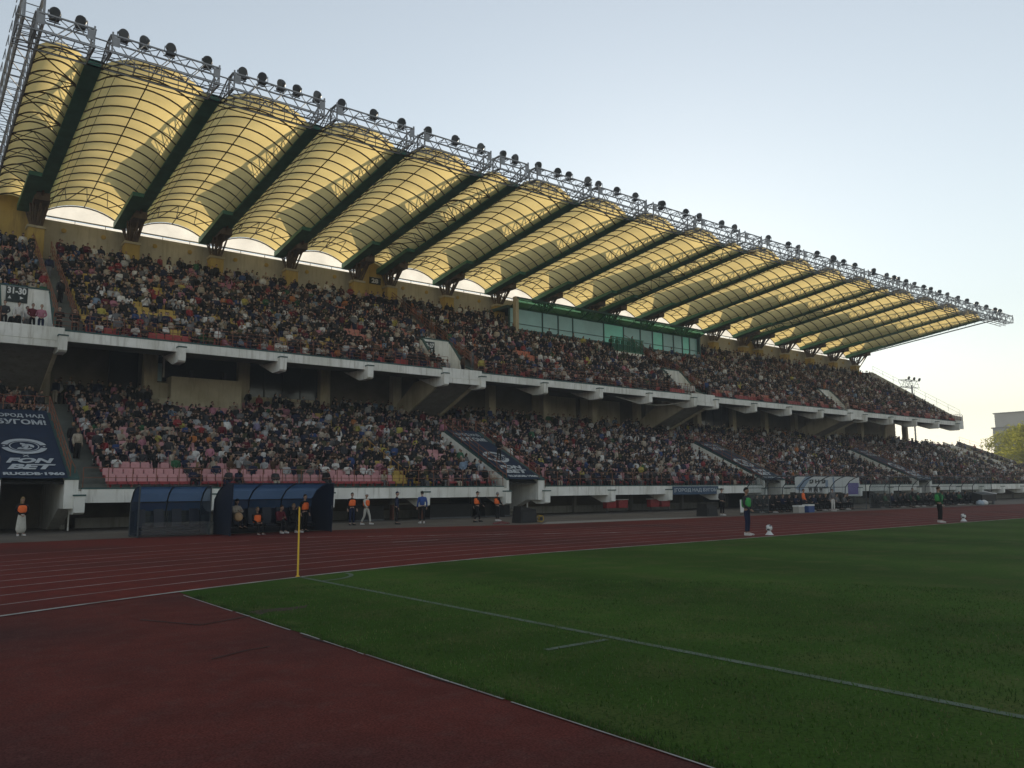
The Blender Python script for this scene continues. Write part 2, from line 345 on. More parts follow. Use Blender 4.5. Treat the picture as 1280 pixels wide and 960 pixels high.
# brackets and columns on each frame line
for x in [-2.5]+[XA4]+XS+[134.6, 141.2]:
    if x > 0:
        mb = MB(); mb.prismx([(44.62,1.76),(44.66,.95),(44.9,.86),(45.7,.86),(47.6,1.62),(47.6,2.2),(44.98,2.0),(44.98,1.76)], x-.24, x+.24)
        mb.box(x-.27, x+.27, 44.58, 44.98, 1.76, 1.84, 1); mb.build('lower_bracket', [WHITE, TEAL], GS)
        mb = MB(); mb.box(x-.12, x+.12, 49.0, 49.3, 0, 3.0); mb.build('underfloor_post', CONC, GS)
    if x < XEND-1:
        mb = MB(); mb.prismx([(52.5,11.08),(52.54,10.25),(52.7,10.14),(53.9,10.14),(56.2,10.95),(61.2,13.4),(61.2,14.6),(55.4,11.0),(52.98,11.0),(52.98,11.08)], x-.23, x+.23)
        mb.box(x-.27, x+.27, 52.46, 52.94, 11.08, 11.16, 1); mb.build('upper_bracket', [WHITE, TEAL], GS)
        mb = MB(); mb.box(x-.36, x+.36, 60.35, 61.0, 7.6, 13.3); mb.box(x+.37, x+.6, 60.6, 61.0, 7.6, 13.3); mb.build('column', CREAM, GS)
        mb = MB(); mb.box(x-.55, x+.55, 67.7, 68.7, 19.1, 21.75, 0); mb.box(x-.62, x+.62, 67.62, 68.78, 21.75, 21.93, 1); mb.build('pier', [YELL, CREAM], GS)
# rear parapet wall
mb = MB(); mb.box(XW, XEND, 69.2, 69.5, 18.6, 23.0); mb.build('rear_wall', mat('faded_cream_wall', (.47,.44,.36), .85, .08, 1.2, dark=(.38,.355,.29), darkscale=.4, streak=(.30,.27,.20)), GS)
mb = MB(); mb.tube((XW,69.35,23.32),(XEND,69.35,23.32), .06)
for i in range(62): mb.tube((XW+i*2.2,69.35,23.0),(XW+i*2.2,69.35,23.32), .03, 4)
mb.build('wall_top_rail', GREY, GS)
mb = MB()
for i, x in enumerate(XS[:-1]):
    if (i % 5) != 4:
        for t in (.3,.72): mb.lathe((x+M*t, 69.19, 22.3), (0,-1,0), [(0,.17),(.09,.19),(.1,.1)], 10)
mb.build('wall_lamps', YELL, GS)
# yellow stair heads between the blocks
for gi, (a, b) in enumerate(GAPS):
    mb = MB(); mb.prismx([(68.75,19.2),(69.19,19.2),(69.19,24.4),(68.75,24.4)], a+.62, b+.1)
    if gi == 0: mb.box(XW, a-.4, 69.02, 69.18, 19.2, 21.2)
    mb.build('stair_head_wall', YELL, GS)
# concourse wall behind the lower tier
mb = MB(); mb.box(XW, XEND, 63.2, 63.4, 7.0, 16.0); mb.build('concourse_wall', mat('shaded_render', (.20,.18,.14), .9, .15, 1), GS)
kinds = {0:'open',1:'suite',2:'glass',3:'dark',5:'dark',6:'dark',7:'dado',8:'dado',10:'dado',11:'glass',12:'dark',13:'dark',15:'dark',16:'dado',17:'dark',18:'dark'}
for i, x in enumerate(XS[:-1]):
    k = kinds.get(i)
    if k is None or k == 'dark' or k == 'open':
        if k == 'open':
            mb = MB(); mb.box(x+4.4, x+M-.4, 62.0, 62.2, 8, 13.5); mb.build('dark_doorway', BLACK, GS)
        continue
    x0, x1 = x+.38, x+M-.38
    if k == 'suite':
        mb = MB(); mb.box(x0, x0+.9, 60.4, 63, 8.2, 9.75); mb.box(x0+.9, x1, 59.5, 63, 8.2, 10.15); mb.box(x0,x1,59.44,59.5,7.75,8.55); mb.build('suite_balcony', CREAM, GS)
        mb = MB(); mb.box(x0, x1, 60.8, 61.0, 9.9, 12.6, 0); mb.box(x0+.15, x0+.55, 60.74, 60.79, 9.9, 11.2, 1); mb.box(x0+.6, x0+.72, 60.7, 60.79, 10.2, 11.9, 2)
        for t in (.4,.8): mb.box(x0+(x1-x0)*t, x0+(x1-x0)*t+.2, 60.1, 60.4, 10.1, 10.8, 3)
        mb.build('suite_window', [GLASSD, mat('pale_blue_blind', (.35,.5,.55), .6, .05, 3), WHITE, BLACK], GS)
    elif k == 'glass':
        mb = MB(); mb.box(x0, x1, 60.6, 60.9, 7.8, 9.2); mb.build('balcony_wall', CREAM, GS)
        mb = MB(); mb.box(x0, x1, 60.9, 61.0, 9.2, 12.8, 0)
        for t in (.25,.5,.75): mb.box(x0+(x1-x0)*t-.03, x0+(x1-x0)*t+.03, 60.84, 60.9, 9.2, 12.8, 1)
        mb.build('suite_window', [GLASSD, BLACK], GS)
    else:
        mb = MB(); mb.box(x0, x1, 62.9, 63.1, 7.7, 11.6); mb.build('cream_dado_wall', CREAM, GS)
        mb = MB(); mb.box(x0-.4, x1+.4, 59.6, 59.75, 7.6, 8.35); mb.build('terrace_parapet', WHITE, GS)
# stair flights that drop from the upper entrances, and the upper entrance boxes
for gi, (a, b) in enumerate(GAPS):
    mb = MB(); mb.prismx([(53.2,10.8),(61.6,7.45),(61.6,7.9),(53.2,11.25)], a+.2, b-.2); mb.build('stair_flight', CONC, GS)
    mb = MB()
    for xx in (a+.02, b-.2): mb.prismx([(53.2,10.55),(61.6,7.2),(61.6,8.6),(57.5,10.9),(53.2,11.2)], xx, xx+.18)
    mb.build('stair_stringer', CREAM, GS)
    mb = MB(); x0, x1 = a+.7, b-.25
    mb.box(x0, x1, 57.3, 57.5, 11.2, 14.72); mb.box(x0, x1, 57.26, 57.54, 14.72, 14.82, 1)
    for xx in (x0-.16, x1): mb.prismx([(57.5,11.0),(57.5,14.72),(57.1,14.5),(55.0,12.2),(53.9,11.8),(53.9,11.0)], xx, xx+.16); mb.prismx([(57.54,14.72),(57.54,14.82),(57.1,14.62),(55.0,12.32),(53.9,11.9),(53.9,11.8),(55.0,12.2),(57.1,14.5)], xx-.03, xx+.19, 1)
    mb.build('entrance_box', [WHITE, TEAL], GS)
    # tunnel mouth in the lower tier
    mb = MB(); x0, x1 = a+.28, b-.66
    for xx, w in ((x0-.2,.2),(x1,.62)):
        mb.prismx([(44.95,2.56),(44.95,1.15),(46.3,1.15),(49.5,0),(53.4,0),(53.4,6.45),(53.0,6.45)], xx, xx+w)
        mb.prismx([(44.93,2.68),(44.93,2.56),(53.0,6.45),(53.0,6.57)], xx-.02, xx+w+.02, 1)
    mb.box(x1+.56, x1+.62, 46.9, 47.0, 0, 1.2)
    mb.build('tunnel_wall', [WHITE, TEAL], GS)
    mb = MB(); mb.box(x0, x1, 55, 55.2, 0, 7); mb.prismx([(45.1,2.45),(53.0,6.3),(53.0,6.2),(45.1,2.35)], x0, x1); mb.box(x0-.3, x0-.2, 45.2, 55, 0, 1.4); mb.build('tunnel_shade_sheets', mat('tunnel_shade', (.02,.02,.02), .9, .1, 2), GS)  # near-black sheets paint the shade inside the tunnel
# recess under the lower tier
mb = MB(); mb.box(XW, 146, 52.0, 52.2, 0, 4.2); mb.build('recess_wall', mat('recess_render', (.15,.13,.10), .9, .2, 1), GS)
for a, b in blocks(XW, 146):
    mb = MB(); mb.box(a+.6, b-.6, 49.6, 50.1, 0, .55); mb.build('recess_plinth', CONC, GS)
# right-hand end wall and rake of the bowl
mb = MB(); mb.prismx([(53.0,10.6),(53.0,12.25),(54.4,12.7),(66.4,20.75),(69.5,20.9),(69.5,18.0),(67,18.0),(55.6,10.6)], XEND, XEND+.25); mb.box(XS[19], XEND+.25, 52.88, 53.0, 10.4, 11.62); mb.build('end_wall', WHITE, GS)
mb = MB(); mb.prismx([(45.0,.2),(45.0,2.6),(46,3.0),(61.4,9.6),(61.4,.2)], 146, 146.25); mb.build('bowl_end_wall', CONC, GS)
mb = MB()
for x in (131.2, 138.6): mb.prismx([(45.2,2.1),(45.2,2.75),(46,3.1),(60.5,9.2),(60.5,8.4)], x, x+.18)
mb.build('bowl_stair_wall', WHITE, GS)
# railings
def rail_x(mb, x0, x1, y, z, h, n, sp=1.1, r=.02):
    for k in range(n): mb.tube((x0,y,z+h*(k+1)/n),(x1,y,z+h*(k+1)/n), r, 4)
    m_ = max(1,int(round((x1-x0)/sp)))
    for k in range(m_+1): mb.tube((x0+(x1-x0)*k/m_,y,z),(x0+(x1-x0)*k/m_,y,z+h), r*1.2, 4)
def rail_slope(mb, x, y0, z0, y1, z1, h=1.0, n=3, sp=1.1, r=.028):
    m_ = max(1,int(round((y1-y0)/sp)))
    for k in range(n): q = h*(k+1)/n; mb.tube((x,y0,z0+q),(x,y1,z1+q), r, 4)
    for k in range(m_+1): t = k/m_; mb.tube((x,y0+(y1-y0)*t,z0+(z1-z0)*t),(x,y0+(y1-y0)*t,z0+(z1-z0)*t+h), r, 4)
for bi, (a, b) in enumerate(blocks(XW, 146)):
    mb = MB(); rail_x(mb, a+.05, b-.05, 45.07, 2.18, 1.0, 2, 1.15, .02); mb.build('front_railing', RAILM, GS)
for bi, (a, b) in enumerate(blocks(XW, XEND)):
    mb = MB(); rail_x(mb, a-.6, b+.6, 53.07, 11.55, .98, 4, .95, .02); mb.build('upper_front_railing', RAILM, GS)
for a, b in GAPS:
    mb = MB(); x0, x1 = a+.28, b-.66
    rail_slope(mb, x1+.25, 45.1, 2.6, 53.0, 6.5); rail_slope(mb, x0-.1, 45.1, 2.6, 53.0, 6.5); rail_x(mb, x0-.1, x1+.25, 53.1, 6.5, 1.0, 2, .8, .025)
    rail_slope(mb, x1+.5, 45.4, 2.2, 46.5, 2.6, 1.0, 3)
    mb.build('tunnel_railing', RAILM, GS)
    mb = MB(); rail_slope(mb, b-.2, 54.0, 12.3, 67.4, 20.3, .9, 3, .9); rail_slope(mb, b+1.0, 54.0, 11.7, 67.4, 19.9, .9, 3, .9)
    mb.build('stair_railing', RAILM, GS)
mb = MB()
for x in (21.5, 52.5, 83): rail_slope(mb, x, 54.2, 11.8, 60.6, 15.9, .9, 1, 1.6, .03)
mb.build('aisle_handrail', RAILM, GS)
mb = MB()
for x in (27.2,): rail_slope(mb, x, 46.0, 2.3, 52, 4.8, .95, 2, 1.0, .03)
mb.build('lower_aisle_handrail', mat('ochre_railing', (.32,.17,.04), .6, .2, 3), GS)
mb = MB(); rail_slope(mb, XEND+.12, 53.2, 12.3, 66.3, 20.75, 1.0, 2, 1.6, .02); rail_x(mb, XS[19]+.2, XEND+.2, 52.95, 11.62, 1.0, 3, .8, .02); rail_slope(mb, 146.12, 46, 3.0, 61, 9.4, .9, 2, 1.6, .02); mb.build('end_railing', GREY, GS)
# glazed commentary boxes at the back of the upper tier
gx0, gx1 = 51.3, 82.3; GY = 65.6
mb = MB(); mb.box(gx0, gx1, GY, 69.0, 21.12, 21.4); mb.box(gx0-.4, gx0, 64.0, 64.5, 17.9, 22.0, 1); mb.box(gx0-.3, gx0, 65.6, 69, 21.1, 21.4, 0); mb.box(gx1, gx1+.25, GY-.3, 69, 18, 21.9); mb.box(gx0, gx1, GY+.2, GY+.3, 17.6, 18.9); mb.build('commentary_box', [TEAL, CREAM], GS)
win = [(0,4.6,0),(4.6,6.9,1),(6.9,9.1,0),(9.1,14,0),(14,17.3,2),(17.3,20.2,0),(20.2,22.4,0),(22.4,24.3,2),(24.3,26.3,0),(26.3,28,0),(28,29.4,2),(29.4,31,0)]
for a, b, k in win:
    mb = MB(); mb.box(gx0+a+.08, gx0+b-.06, GY+.06, GY+.12, 18.9, 21.12); mb.build('window', [GLASSB, GLASSB, GLASST][k], GS)
mb = MB()
for a, b, k in win: mb.box(gx0+a-.06, gx0+a+.08, GY-.02, GY+.16, 18.6, 21.12)
for z in (18.9, 19.5): mb.box(gx0, gx1, GY, GY+.055, z, z+.06)
mb.build('window_frame', TEAL, GS)
mb = MB(); mb.add([(gx0,64.0,21.84),(gx1,64.0,21.84),(gx1,GY,21.16),(gx0,GY,21.16)], [(0,1,2,3)]); mb.build('green_awning', GRSHEET, GS)
mb = MB(); mb.box(gx0-.2, gx1+.2, 63.92, 64.0, 21.78, 21.96)
for i in range(13): mb.tube((gx0+i*(gx1-gx0)/12,64.0,21.82),(gx0+i*(gx1-gx0)/12,GY,21.13), .045, 4)
mb.build('awning_frame', TEAL, GS)
mb = MB()
for k in range(22): mb.box(63.6+k*.235, 63.6+k*.235+.07, 62.6, 62.66, 17.4, 18.9)
mb.box(63.5, 68.8, 62.58, 62.68, 18.9, 18.98); mb.box(63.5,68.8,62.58,62.68,17.3,17.42); mb.box(63.5,68.8,62.5,64,17.0,17.3,1); mb.build('green_balustrade', [mat('green_paint', (.03,.17,.11), .5, .1, 3), WHITE], GS)
# ------------------------------------------------------------------ roof
def vault(x0, x1, y, rise, n=14):
    z = zb(y)+.06; return [(x0+(x1-x0)*k/n, y, z+rise*(1-(2*k/n-1)**2)**.85 if 0<k<n else z) for k in range(n+1)]
roofx = [XA4]+XS
for i in range(len(roofx)-1):
    x0, x1 = roofx[i]+.43, roofx[i+1]-.43; narrow = (x1-x0) < 4
    if i == 0: x0 = roofx[0]+.75
    rise = .58 if narrow else 1.08
    ys = [48.15+k*(69.55-48.15)/34 for k in range(35)]
    vs = []; fs = []; n = 14
    for y in ys: vs += vault(x0, x1, y, rise*(1-.06*math.sin((y-48)*2.6)), n)
    for j in range(len(ys)-1):
        for k in range(n): fs.append((j*(n+1)+k, j*(n+1)+k+1, (j+1)*(n+1)+k+1, (j+1)*(n+1)+k))
    mb = MB(); mb.add(vs, fs); me = mb.build('roof_membrane', MEMB, GS, smooth=True)
    ya = ys[-1]-.1; arcp = vault(x0, x1, ya, rise*.97, 14); mb = MB()
    mb.add([(p[0],ya,23.3 if True else 0) for p in arcp]+[(p[0],p[1],max(p[2]-.03,23.32)) for p in arcp], [(k,k+1,16+k,15+k) for k in range(14)])
    mb.add([(x0-.4,ya,23.02),(x1+.4,ya,23.02),(x1+.4,ya,23.24),(x0-.4,ya,23.24)], [(0,1,2,3)]); mb.build('rear_glazing', GLAZ, GS)
    mb = MB(); nr = 18; ry = [48.5+k*(69.45-48.5)/(nr-1) for k in range(nr)]
    pr_ = []
    for y in ry:
        p = [(a_, b_, c_-.10) for a_, b_, c_ in vault(x0+.02, x1-.02, y, rise, 12)]; pr_.append(p); mb.path(p, .055, 4)
    if not narrow:
        mb.path([p[6] for p in pr_], .04, 4)
        for q in (1,2,11): mb.path([p[q] for p in pr_], .018, 3)
        a_, b_ = pr_[-2], pr_[-4]
        for j in (0,3,6,9): mb.tube(a_[j], b_[min(j+2,12)], .035, 4); mb.tube(b_[min(j+2,12)], a_[j+3], .035, 4)
        zf = zb(48.4)+.02
        mb.tube((x0,48.35,zf),(x1,48.35,zf),.05,4); mb.tube((x0,48.9,zf-.04),(x1,48.9,zf-.04),.04,4)
        for k in range(1,7): xx = x0+(x1-x0)*k/7; mb.tube((xx,48.35,zf),(xx,48.4,zf+rise*(1-(2*k/7-1)**2)**.85),.025,4)
    else:
        for k in range(0, nr-2, 2):
            za = zb(ry[k])+.1; zc = zb(ry[k+2])+.1
            mb.tube((x0,ry[k],za),(x1,ry[k+2],zc),.04,4) if (k//2)%2 == 0 else mb.tube((x1,ry[k],za),(x0,ry[k+2],zc),.04,4)
            mb.tube((x0,ry[k],za),(x1,ry[k],za),.035,4)
            p = pr_[k]; mb.tube(p[6],(x0,ry[k+1],(za+zc)/2),.025,4); mb.tube(p[6],(x1,ry[k+1],(za+zc)/2),.025,4)
    mb.build('rib_frame', RIB, me)
for i, x in enumerate(roofx):
    first = (i == 0)
    if not first:
        mb = MB(); w = .43
        y0, y1 = 48.4, 68.7
        mb.prismx([(y0,zb(y0)-.02),(y0,zb(y0)+.34),(y1,zb(y1)+.6),(y1,zb(y1)-.12)], x-w, x+w)
        mb.box(x-w-.03, x+w+.03, y0-.05, y0+.05, zb(y0)-.05, zb(y0)+.38)
        mb.build('roof_beam', GREEN, GS)
        mb = MB(); mb.prismx([(62.8,zb(62.8)-.28),(62.8,zb(62.8)+.02),(69,zb(69)+.05),(69,zb(69)-.45)], x-1.25, x-.44); mb.build('beam_haunch', GREEN, GS)
        # truss web standing on the beam: open lattice towards the front, sheeted towards the back
        def ht(y): return zb(y)+.42+2.0*max(0,(y-48.6)/(68-48.6))**.8
        mb = MB(); yy = [48.6+k*1.23 for k in range(16)]
        mb.path([(x,y,ht(y)) for y in yy], .09, 4)
        for k in range(8): mb.tube((x,yy[k],zb(yy[k])+.3),(x,yy[k+1],ht(yy[k+1])),.05,4); mb.tube((x,yy[k+1],zb(yy[k+1])+.3),(x,yy[k+1],ht(yy[k+1])),.05,4); mb.tube((x,yy[k],ht(yy[k])),(x,yy[k+1],zb(yy[k+1])+.3),.05,4)
        mb.prismx([(58.0,zb(58)+.35),(58.0,ht(58)),(66.6,ht(66.6)),(67.2,zb(67.2)+.5)], x-.03, x+.03)
        mb.build('beam_truss', GREY, GS)
        # lattice tree under the root
        mb = MB(); zt = 21.93
        for dx in (-.42,-.15,.15,.42):
            mb.tube((x+dx*.8,67.9,zt),(x+dx*1.5,66.6+abs(dx),zb(67)-.1),.075,5); mb.tube((x+dx*.8,68.4,zt),(x+dx*1.2,68.7,zb(68.7)-.1),.075,5)
        for k in range(4):
            z0 = zt+k*.42; s_ = 1 if k%2 else -1
            mb.tube((x-.38*s_,67.85,z0),(x+.38*s_,67.75,z0+.42),.045,4); mb.tube((x-.38*s_,68.4,z0),(x+.38*s_,67.8,z0+.42),.045,4)
        for s_ in (-1,1): mb.tube((x+s_*.25,67.8,zt),(x+s_*.5,66.2,zb(66)-.1),.07,5); mb.tube((x+s_*.3,68.3,zt),(x+s_*.75,68.9,zb(69)+.05),.07,5)
        mb.tube((x,67.7,zt),(x,65.3,zb(65.3)-.05),.085,5); mb.tube((x-.05,68.1,zt),(x-.05,68.1,zb(68)-.05),.11,5)
        mb.box(x-.5, x+.5, 65.6, 69.0, zb(68.7)-.32, zb(66)-.02)
        mb.build('lattice_column', BARK, GS)
    # twin arms that carry the lighting truss
    mb = MB()
    for dx in (-.38,.38):
        y0 = 48.4; z0 = zb(48.4)
        mb.tube((x+dx,y0,z0+.02),(x+dx,45.95,26.0),.05,4); mb.tube((x+dx,y0,z0+.32),(x+dx,46.9,27.0),.05,4); mb.tube((x+dx,46.9,27.0),(x+dx,45.95,27.0),.05,4)
        for k in range(3):
            ya = 48.4-k*.8; mb.tube((x+dx,ya,z0+.02),(x+dx,ya-.8,z0+.02+.35+.2*k),.03,4); mb.tube((x-.38,ya,z0+.05),(x+.38,ya-.4,z0+.05),.025,4)
    mb.build('truss_arm', GREY, GS)
# stepped lattice girder with a ladder closing the left end of the roof
mb = MB(); xa, xb = XA4-.15, XA4+.75; Yg = [46.0+k*1.45 for k in range(17)]
def zg(y): return zb(y)+.12
for xx in (xa,xb):
    for q in (0,1.75): mb.tube((xx,Yg[0],zg(Yg[0])+q),(xx,Yg[-1],zg(Yg[-1])+q),.085,5)
for k, y in enumerate(Yg):
    for xx in (xa,xb): mb.tube((xx,y,zg(y)),(xx,y,zg(y)+1.75),.035,4)
    for q in (0,1.75): mb.tube((xa,y,zg(y)+q),(xb,y,zg(y)+q),.03,4); mb.tube((xa,y+.72,zg(y+.72)+q),(xb,y+.72,zg(y+.72)+q),.02,4)
    if k < 16:
        y2 = Yg[k+1]
        for xx in (xa,xb): mb.tube((xx,y,zg(y)),(xx,y2,zg(y2)+1.75),.03,4)
        mb.tube((xa,y,zg(y)),(xb,y2,zg(y2)),.03,4); mb.tube((xa-.12,y,zg(y)+1.8),(xa-.12,y,zg(y)+2.4),.03,4); mb.tube((xa-.12,y,zg(y)+2.4),(xa-.12,y2,zg(y)+2.4),.03,4)
mb.tube((xa,46,zg(46)),(xa,46,29.0),.09,5); mb.tube((xb,46,zg(46)),(xb,46,28.5),.07,5); mb.tube((xa,46,28.4),(xb,46,28.4),.04,4); mb.tube((xa,46,29.4),(xa,46,29.0),.02,4)
mb.build('end_lattice_girder', GREY, GS)
# right-hand end of the roof: outrigger strut and truss skin
mb = MB(); x = XS[19]
for q in (0,.35): mb.tube((x+.75+q*.4,45.9,26.1),(x+.75+q*.4,66.5,zb(66.5)-.1),.07,5)
for k in range(16): y = 46.5+k*1.25; mb.tube((x+.4,y,zb(y)+.25),(x+.9,y+.6,zb(y+.6)-.02),.03,4)
mb.tube((x+.7,66.0,zb(66)-.1),(x+.7,68.6,20.6),.11,5); mb.tube((x+.5,67.2,zb(67)-.1),(x+.5,68.6,21.4),.07,5); mb.build('end_strut', GREY, GS)
# lighting truss, one length per bay
def lat_truss(mb, x0, x1, y0, y1, z0, z1, sp=.8, r=.042):
    for y in (y0,y1):
        for z in (z0,z1): mb.tube((x0,y,z),(x1,y,z),r*1.35,4)
    mb.tube((x0,y0,(z0+z1)/2),(x1,y0,(z0+z1)/2),r*.8,4)
    n = max(1,int(round((x1-x0)/sp))); d = (x1-x0)/n
    for k in range(n):
        a = x0+k*d; b = a+d; s_ = k%2
        for y in (y0,y1): mb.tube((a,y,z0 if s_ else z1),(b,y,z1 if s_ else z0),r*.8,4)
        mb.tube((a,y0,z1),(a,y1,z1),r*.7,4); mb.tube((a,y0,z0),(a,y1,z0),r*.7,4); mb.tube((a,y0 if s_ else y1,z1),(b,y1 if s_ else y0,z1),r*.6,4); mb.tube((a,y0 if s_ else y1,z0),(b,y1 if s_ else y0,z0),r*.6,4)
for i in range(len(roofx)):
    x0 = roofx[i]+.45; x1 = roofx[i+1]-.45 if i < len(roofx)-1 else roofx[i]+5.2
    mb = MB(); lat_truss(mb, x0, x1, 45.9, 46.85, 25.95, 26.98)
    for xx in (x0, x1):
        for y in (45.9,46.85): mb.tube((xx,y,25.9),(xx,y,27.15),.06,4)
        for z in (25.95,26.98): mb.tube((xx,45.9,z),(xx,46.85,z),.05,4)
        mb.box(xx-.36 if xx==x1 else xx, xx if xx==x1 else xx+.36, 45.80, 45.83, 26.3, 26.85)
    for y in (47.25,47.9): mb.tube((x0-.9,y,25.85),(x1+.9,y,25.85),.045,4)
    mb.tube((x0-.9,47.25,26.35),(x1+.9,47.25,26.35),.022,4); mb.tube((x0-.9,47.25,26.75),(x1+.9,47.25,26.75),.022,4)
    n = max(1,int((x1-x0)/1.2))
    for k in range(n+1): xx = x0+(x1-x0)*k/n; mb.tube((xx,47.25,25.85),(xx,47.25,26.75),.022,4); mb.tube((xx,46.85,25.95),(xx,47.9,25.85),.03,4)
    mb.tube((x0-.9,46.85,26.98),(x0,46.85,26.98),.03,4); mb.tube((x0-.9,45.9,26.5),(x0,45.9,26.5),.03,4); mb.tube((x0-.9,45.9,25.95),(x0,45.9,25.95),.03,4)
    mb.build('lighting_truss', GREY, GS)
# ------------------------------------------------------------------ floodlights
lamp_px = [68,101,154,180,210,259,303,324,351,371,396,427,467,502,535,569,601,629,644,673,697,711,729,748,771,794,822,826,857,874,902,918,960,985,998,1021,1035,1042,1054,1068,1086,1092,1108,1117,1123,1132,1143,1154,1163,1174,1184,1197,1208,1220,1232,1243,1249]
low = {210,324,729,822,1035,1086}
R_ = Vector((.7866,-.6174,-.0091)); U_ = Vector((-.0738,-.1087,.9913)); F_ = Vector((.6118,.7791,.1316)); FPX = 999.15; CAMZ = 1.88
def px_X(px, py, Y):
    r = R_*(px-640)-U_*(py-480)+F_*FPX; return r.x*Y/r.y, CAMZ+r.z*Y/r.y
def lamp_mesh():
    h = MB(); h.lathe((0,0,0), (0,1,0), [(-.12,.33),(-.10,.355),(.10,.34),(.26,.27),(.38,.15),(.42,.12)], 18)
    l = MB(); l.lathe((0,-.135,0), (0,1,0), [(0,.30),(.01,.31)], 18)
    y = MB(); y.path([(-.40,.05,-.1),(-.40,.05,-.40),(.40,.05,-.40),(.40,.05,-.1)], .03, 4); y.box(-.41,-.37,-.02,.12,-.12,.04); y.box(.37,.41,-.02,.12,-.12,.04)
    b = MB(); b.box(-.30,.30,-.22,.26,-.56,-.40); b.box(-.42,.42,-.3,-.24,-.62,-.56); b.box(-.42,.42,.28,.34,-.62,-.56)
    return h.mesh('housing', DARKG, smooth=True), l.mesh('lens', LENS), y.mesh('yoke', DARKG), b.mesh('ballast_box', DARKG)
LM = lamp_mesh()
for n, px in enumerate(lamp_px):
    X_, Z_ = px_X(px, 20+(px-40)*.303, 46.4); lowz = px in low
    z = 26.98+.49 if not lowz else 26.98+.25
    t = empty('floodlight', (X_,46.35 if not lowz else 45.8,z), 'round grey floodlight, %s from the left along the roof-edge truss'%ordw(n+1), 'floodlight', 'floodlights along the roof edge')
    t.scale = (.78,.78,.78); yaw = random.choice([-1.3,-1.0,-.8,-.5,-.2,0,.2]); pit = random.uniform(.15,.5)
    for k, (nm, me) in enumerate(zip(('housing','lens','yoke','ballast_box'), LM)):
        if nm == 'lens': continue
        o = D.objects.new(nm, me); C.objects.link(o); o.parent = t
        o.rotation_euler = (pit if k < 2 else 0, 0, yaw if k < 3 else 0)
        if nm == 'housing':
            q = D.objects.new('lens', LM[1]); C.objects.link(q); q.parent = o
# ------------------------------------------------------------------ signs and banners
def sign(txts, x, y, z, w, h, label, plate=BLACK):
    t = empty('section_sign', (x,y,z), label, 'sign')
    mb = MB(); mb.box(x, x+w, y-.04, y, z, z+h, 0); mb.box(x+.02,x+w-.02,y-.043,y-.041,z+h-.03,z+h-.01,1); mb.build('plate', [plate, PRINT], t)
    mb = MB()
    for s, u, v, ww, hh in txts: put_text(mb, s, (x,y-.045,z), (1,0,0), (0,0,1), u, v, ww, hh, bold=.04)
    mb.build('lettering', WHITEP, t)
TGR = mat('sign_dark', (.02,.03,.03), .6, .1, 3)
sign([('31-30',.06,.52,1.02,.42),('▲',.10,.2,.2,.2),('►',.75,.2,.2,.2)], 5.24, 57.28, 13.72, 1.16, 1.02, 'black section sign reading 31-30 on white entrance wall at far left', TGR)
sign([('29-27',.05,.30,1.02,.38),('▲',.10,.04,.18,.16),('►',.78,.04,.18,.16)], 35.45, 57.28, 13.7, 1.12, .82, 'black section sign reading 29-27 on white upper-tier entrance wall', TGR)
sign([('26',.4,.45,.6,.32),('24',.55,.06,.5,.32)], 65.3, 57.28, 13.7, 1.2, .85, 'black section sign with 26 above 24 on white upper-tier entrance wall', TGR)
sign([('28',.22,.1,.75,.45)], 36.3, 68.72, 22.1, 1.25, .68, 'small dark sign reading 28 on yellow wall under the roof', TGR)
def emblem(mb, O, ux, uy, cu, cv, rx, ry):
    O = Vector(O); ux = Vector(ux); uy = Vector(uy); n = ux.cross(uy)*.012
    def ring(r0, r1, a0, a1, k=28, sx=1, du=0):
        vs = []
        for i in range(k+1):
            a = a0+(a1-a0)*i/k
            for r in (r0,r1): vs.append(O+ux*(cu+du+rx*r*math.cos(a)*sx)+uy*(cv+ry*r*math.sin(a))+n)
        mb.add(vs, [(2*i,2*i+1,2*i+3,2*i+2) for i in range(k)])
    ring(.72, 1.0, .22, PI-.22); ring(.72, 1.0, PI+.22, 2*PI-.22)
    ring(.60, .65, 0, 2*PI, 36)
    ring(.22, .42, -2.2, 1.6, 18, .8, -.15*rx); ring(.10, .30, -.6, 3.4, 18, .9, .16*rx); ring(.30,.45,3.6,5.6,14,.8,.05*rx)
    ring(0, .06, 0, 2*PI, 10, 1, -.86*rx); ring(0, .06, 0, 2*PI, 10, 1, .86*rx)
lab = ['navy banner with club emblem over the leftmost tunnel mouth','navy banner draped over the second tunnel, right of the blue dugouts','navy banner over the third tunnel, left of the glass dugouts','navy banner over the tunnel behind the glass dugouts']
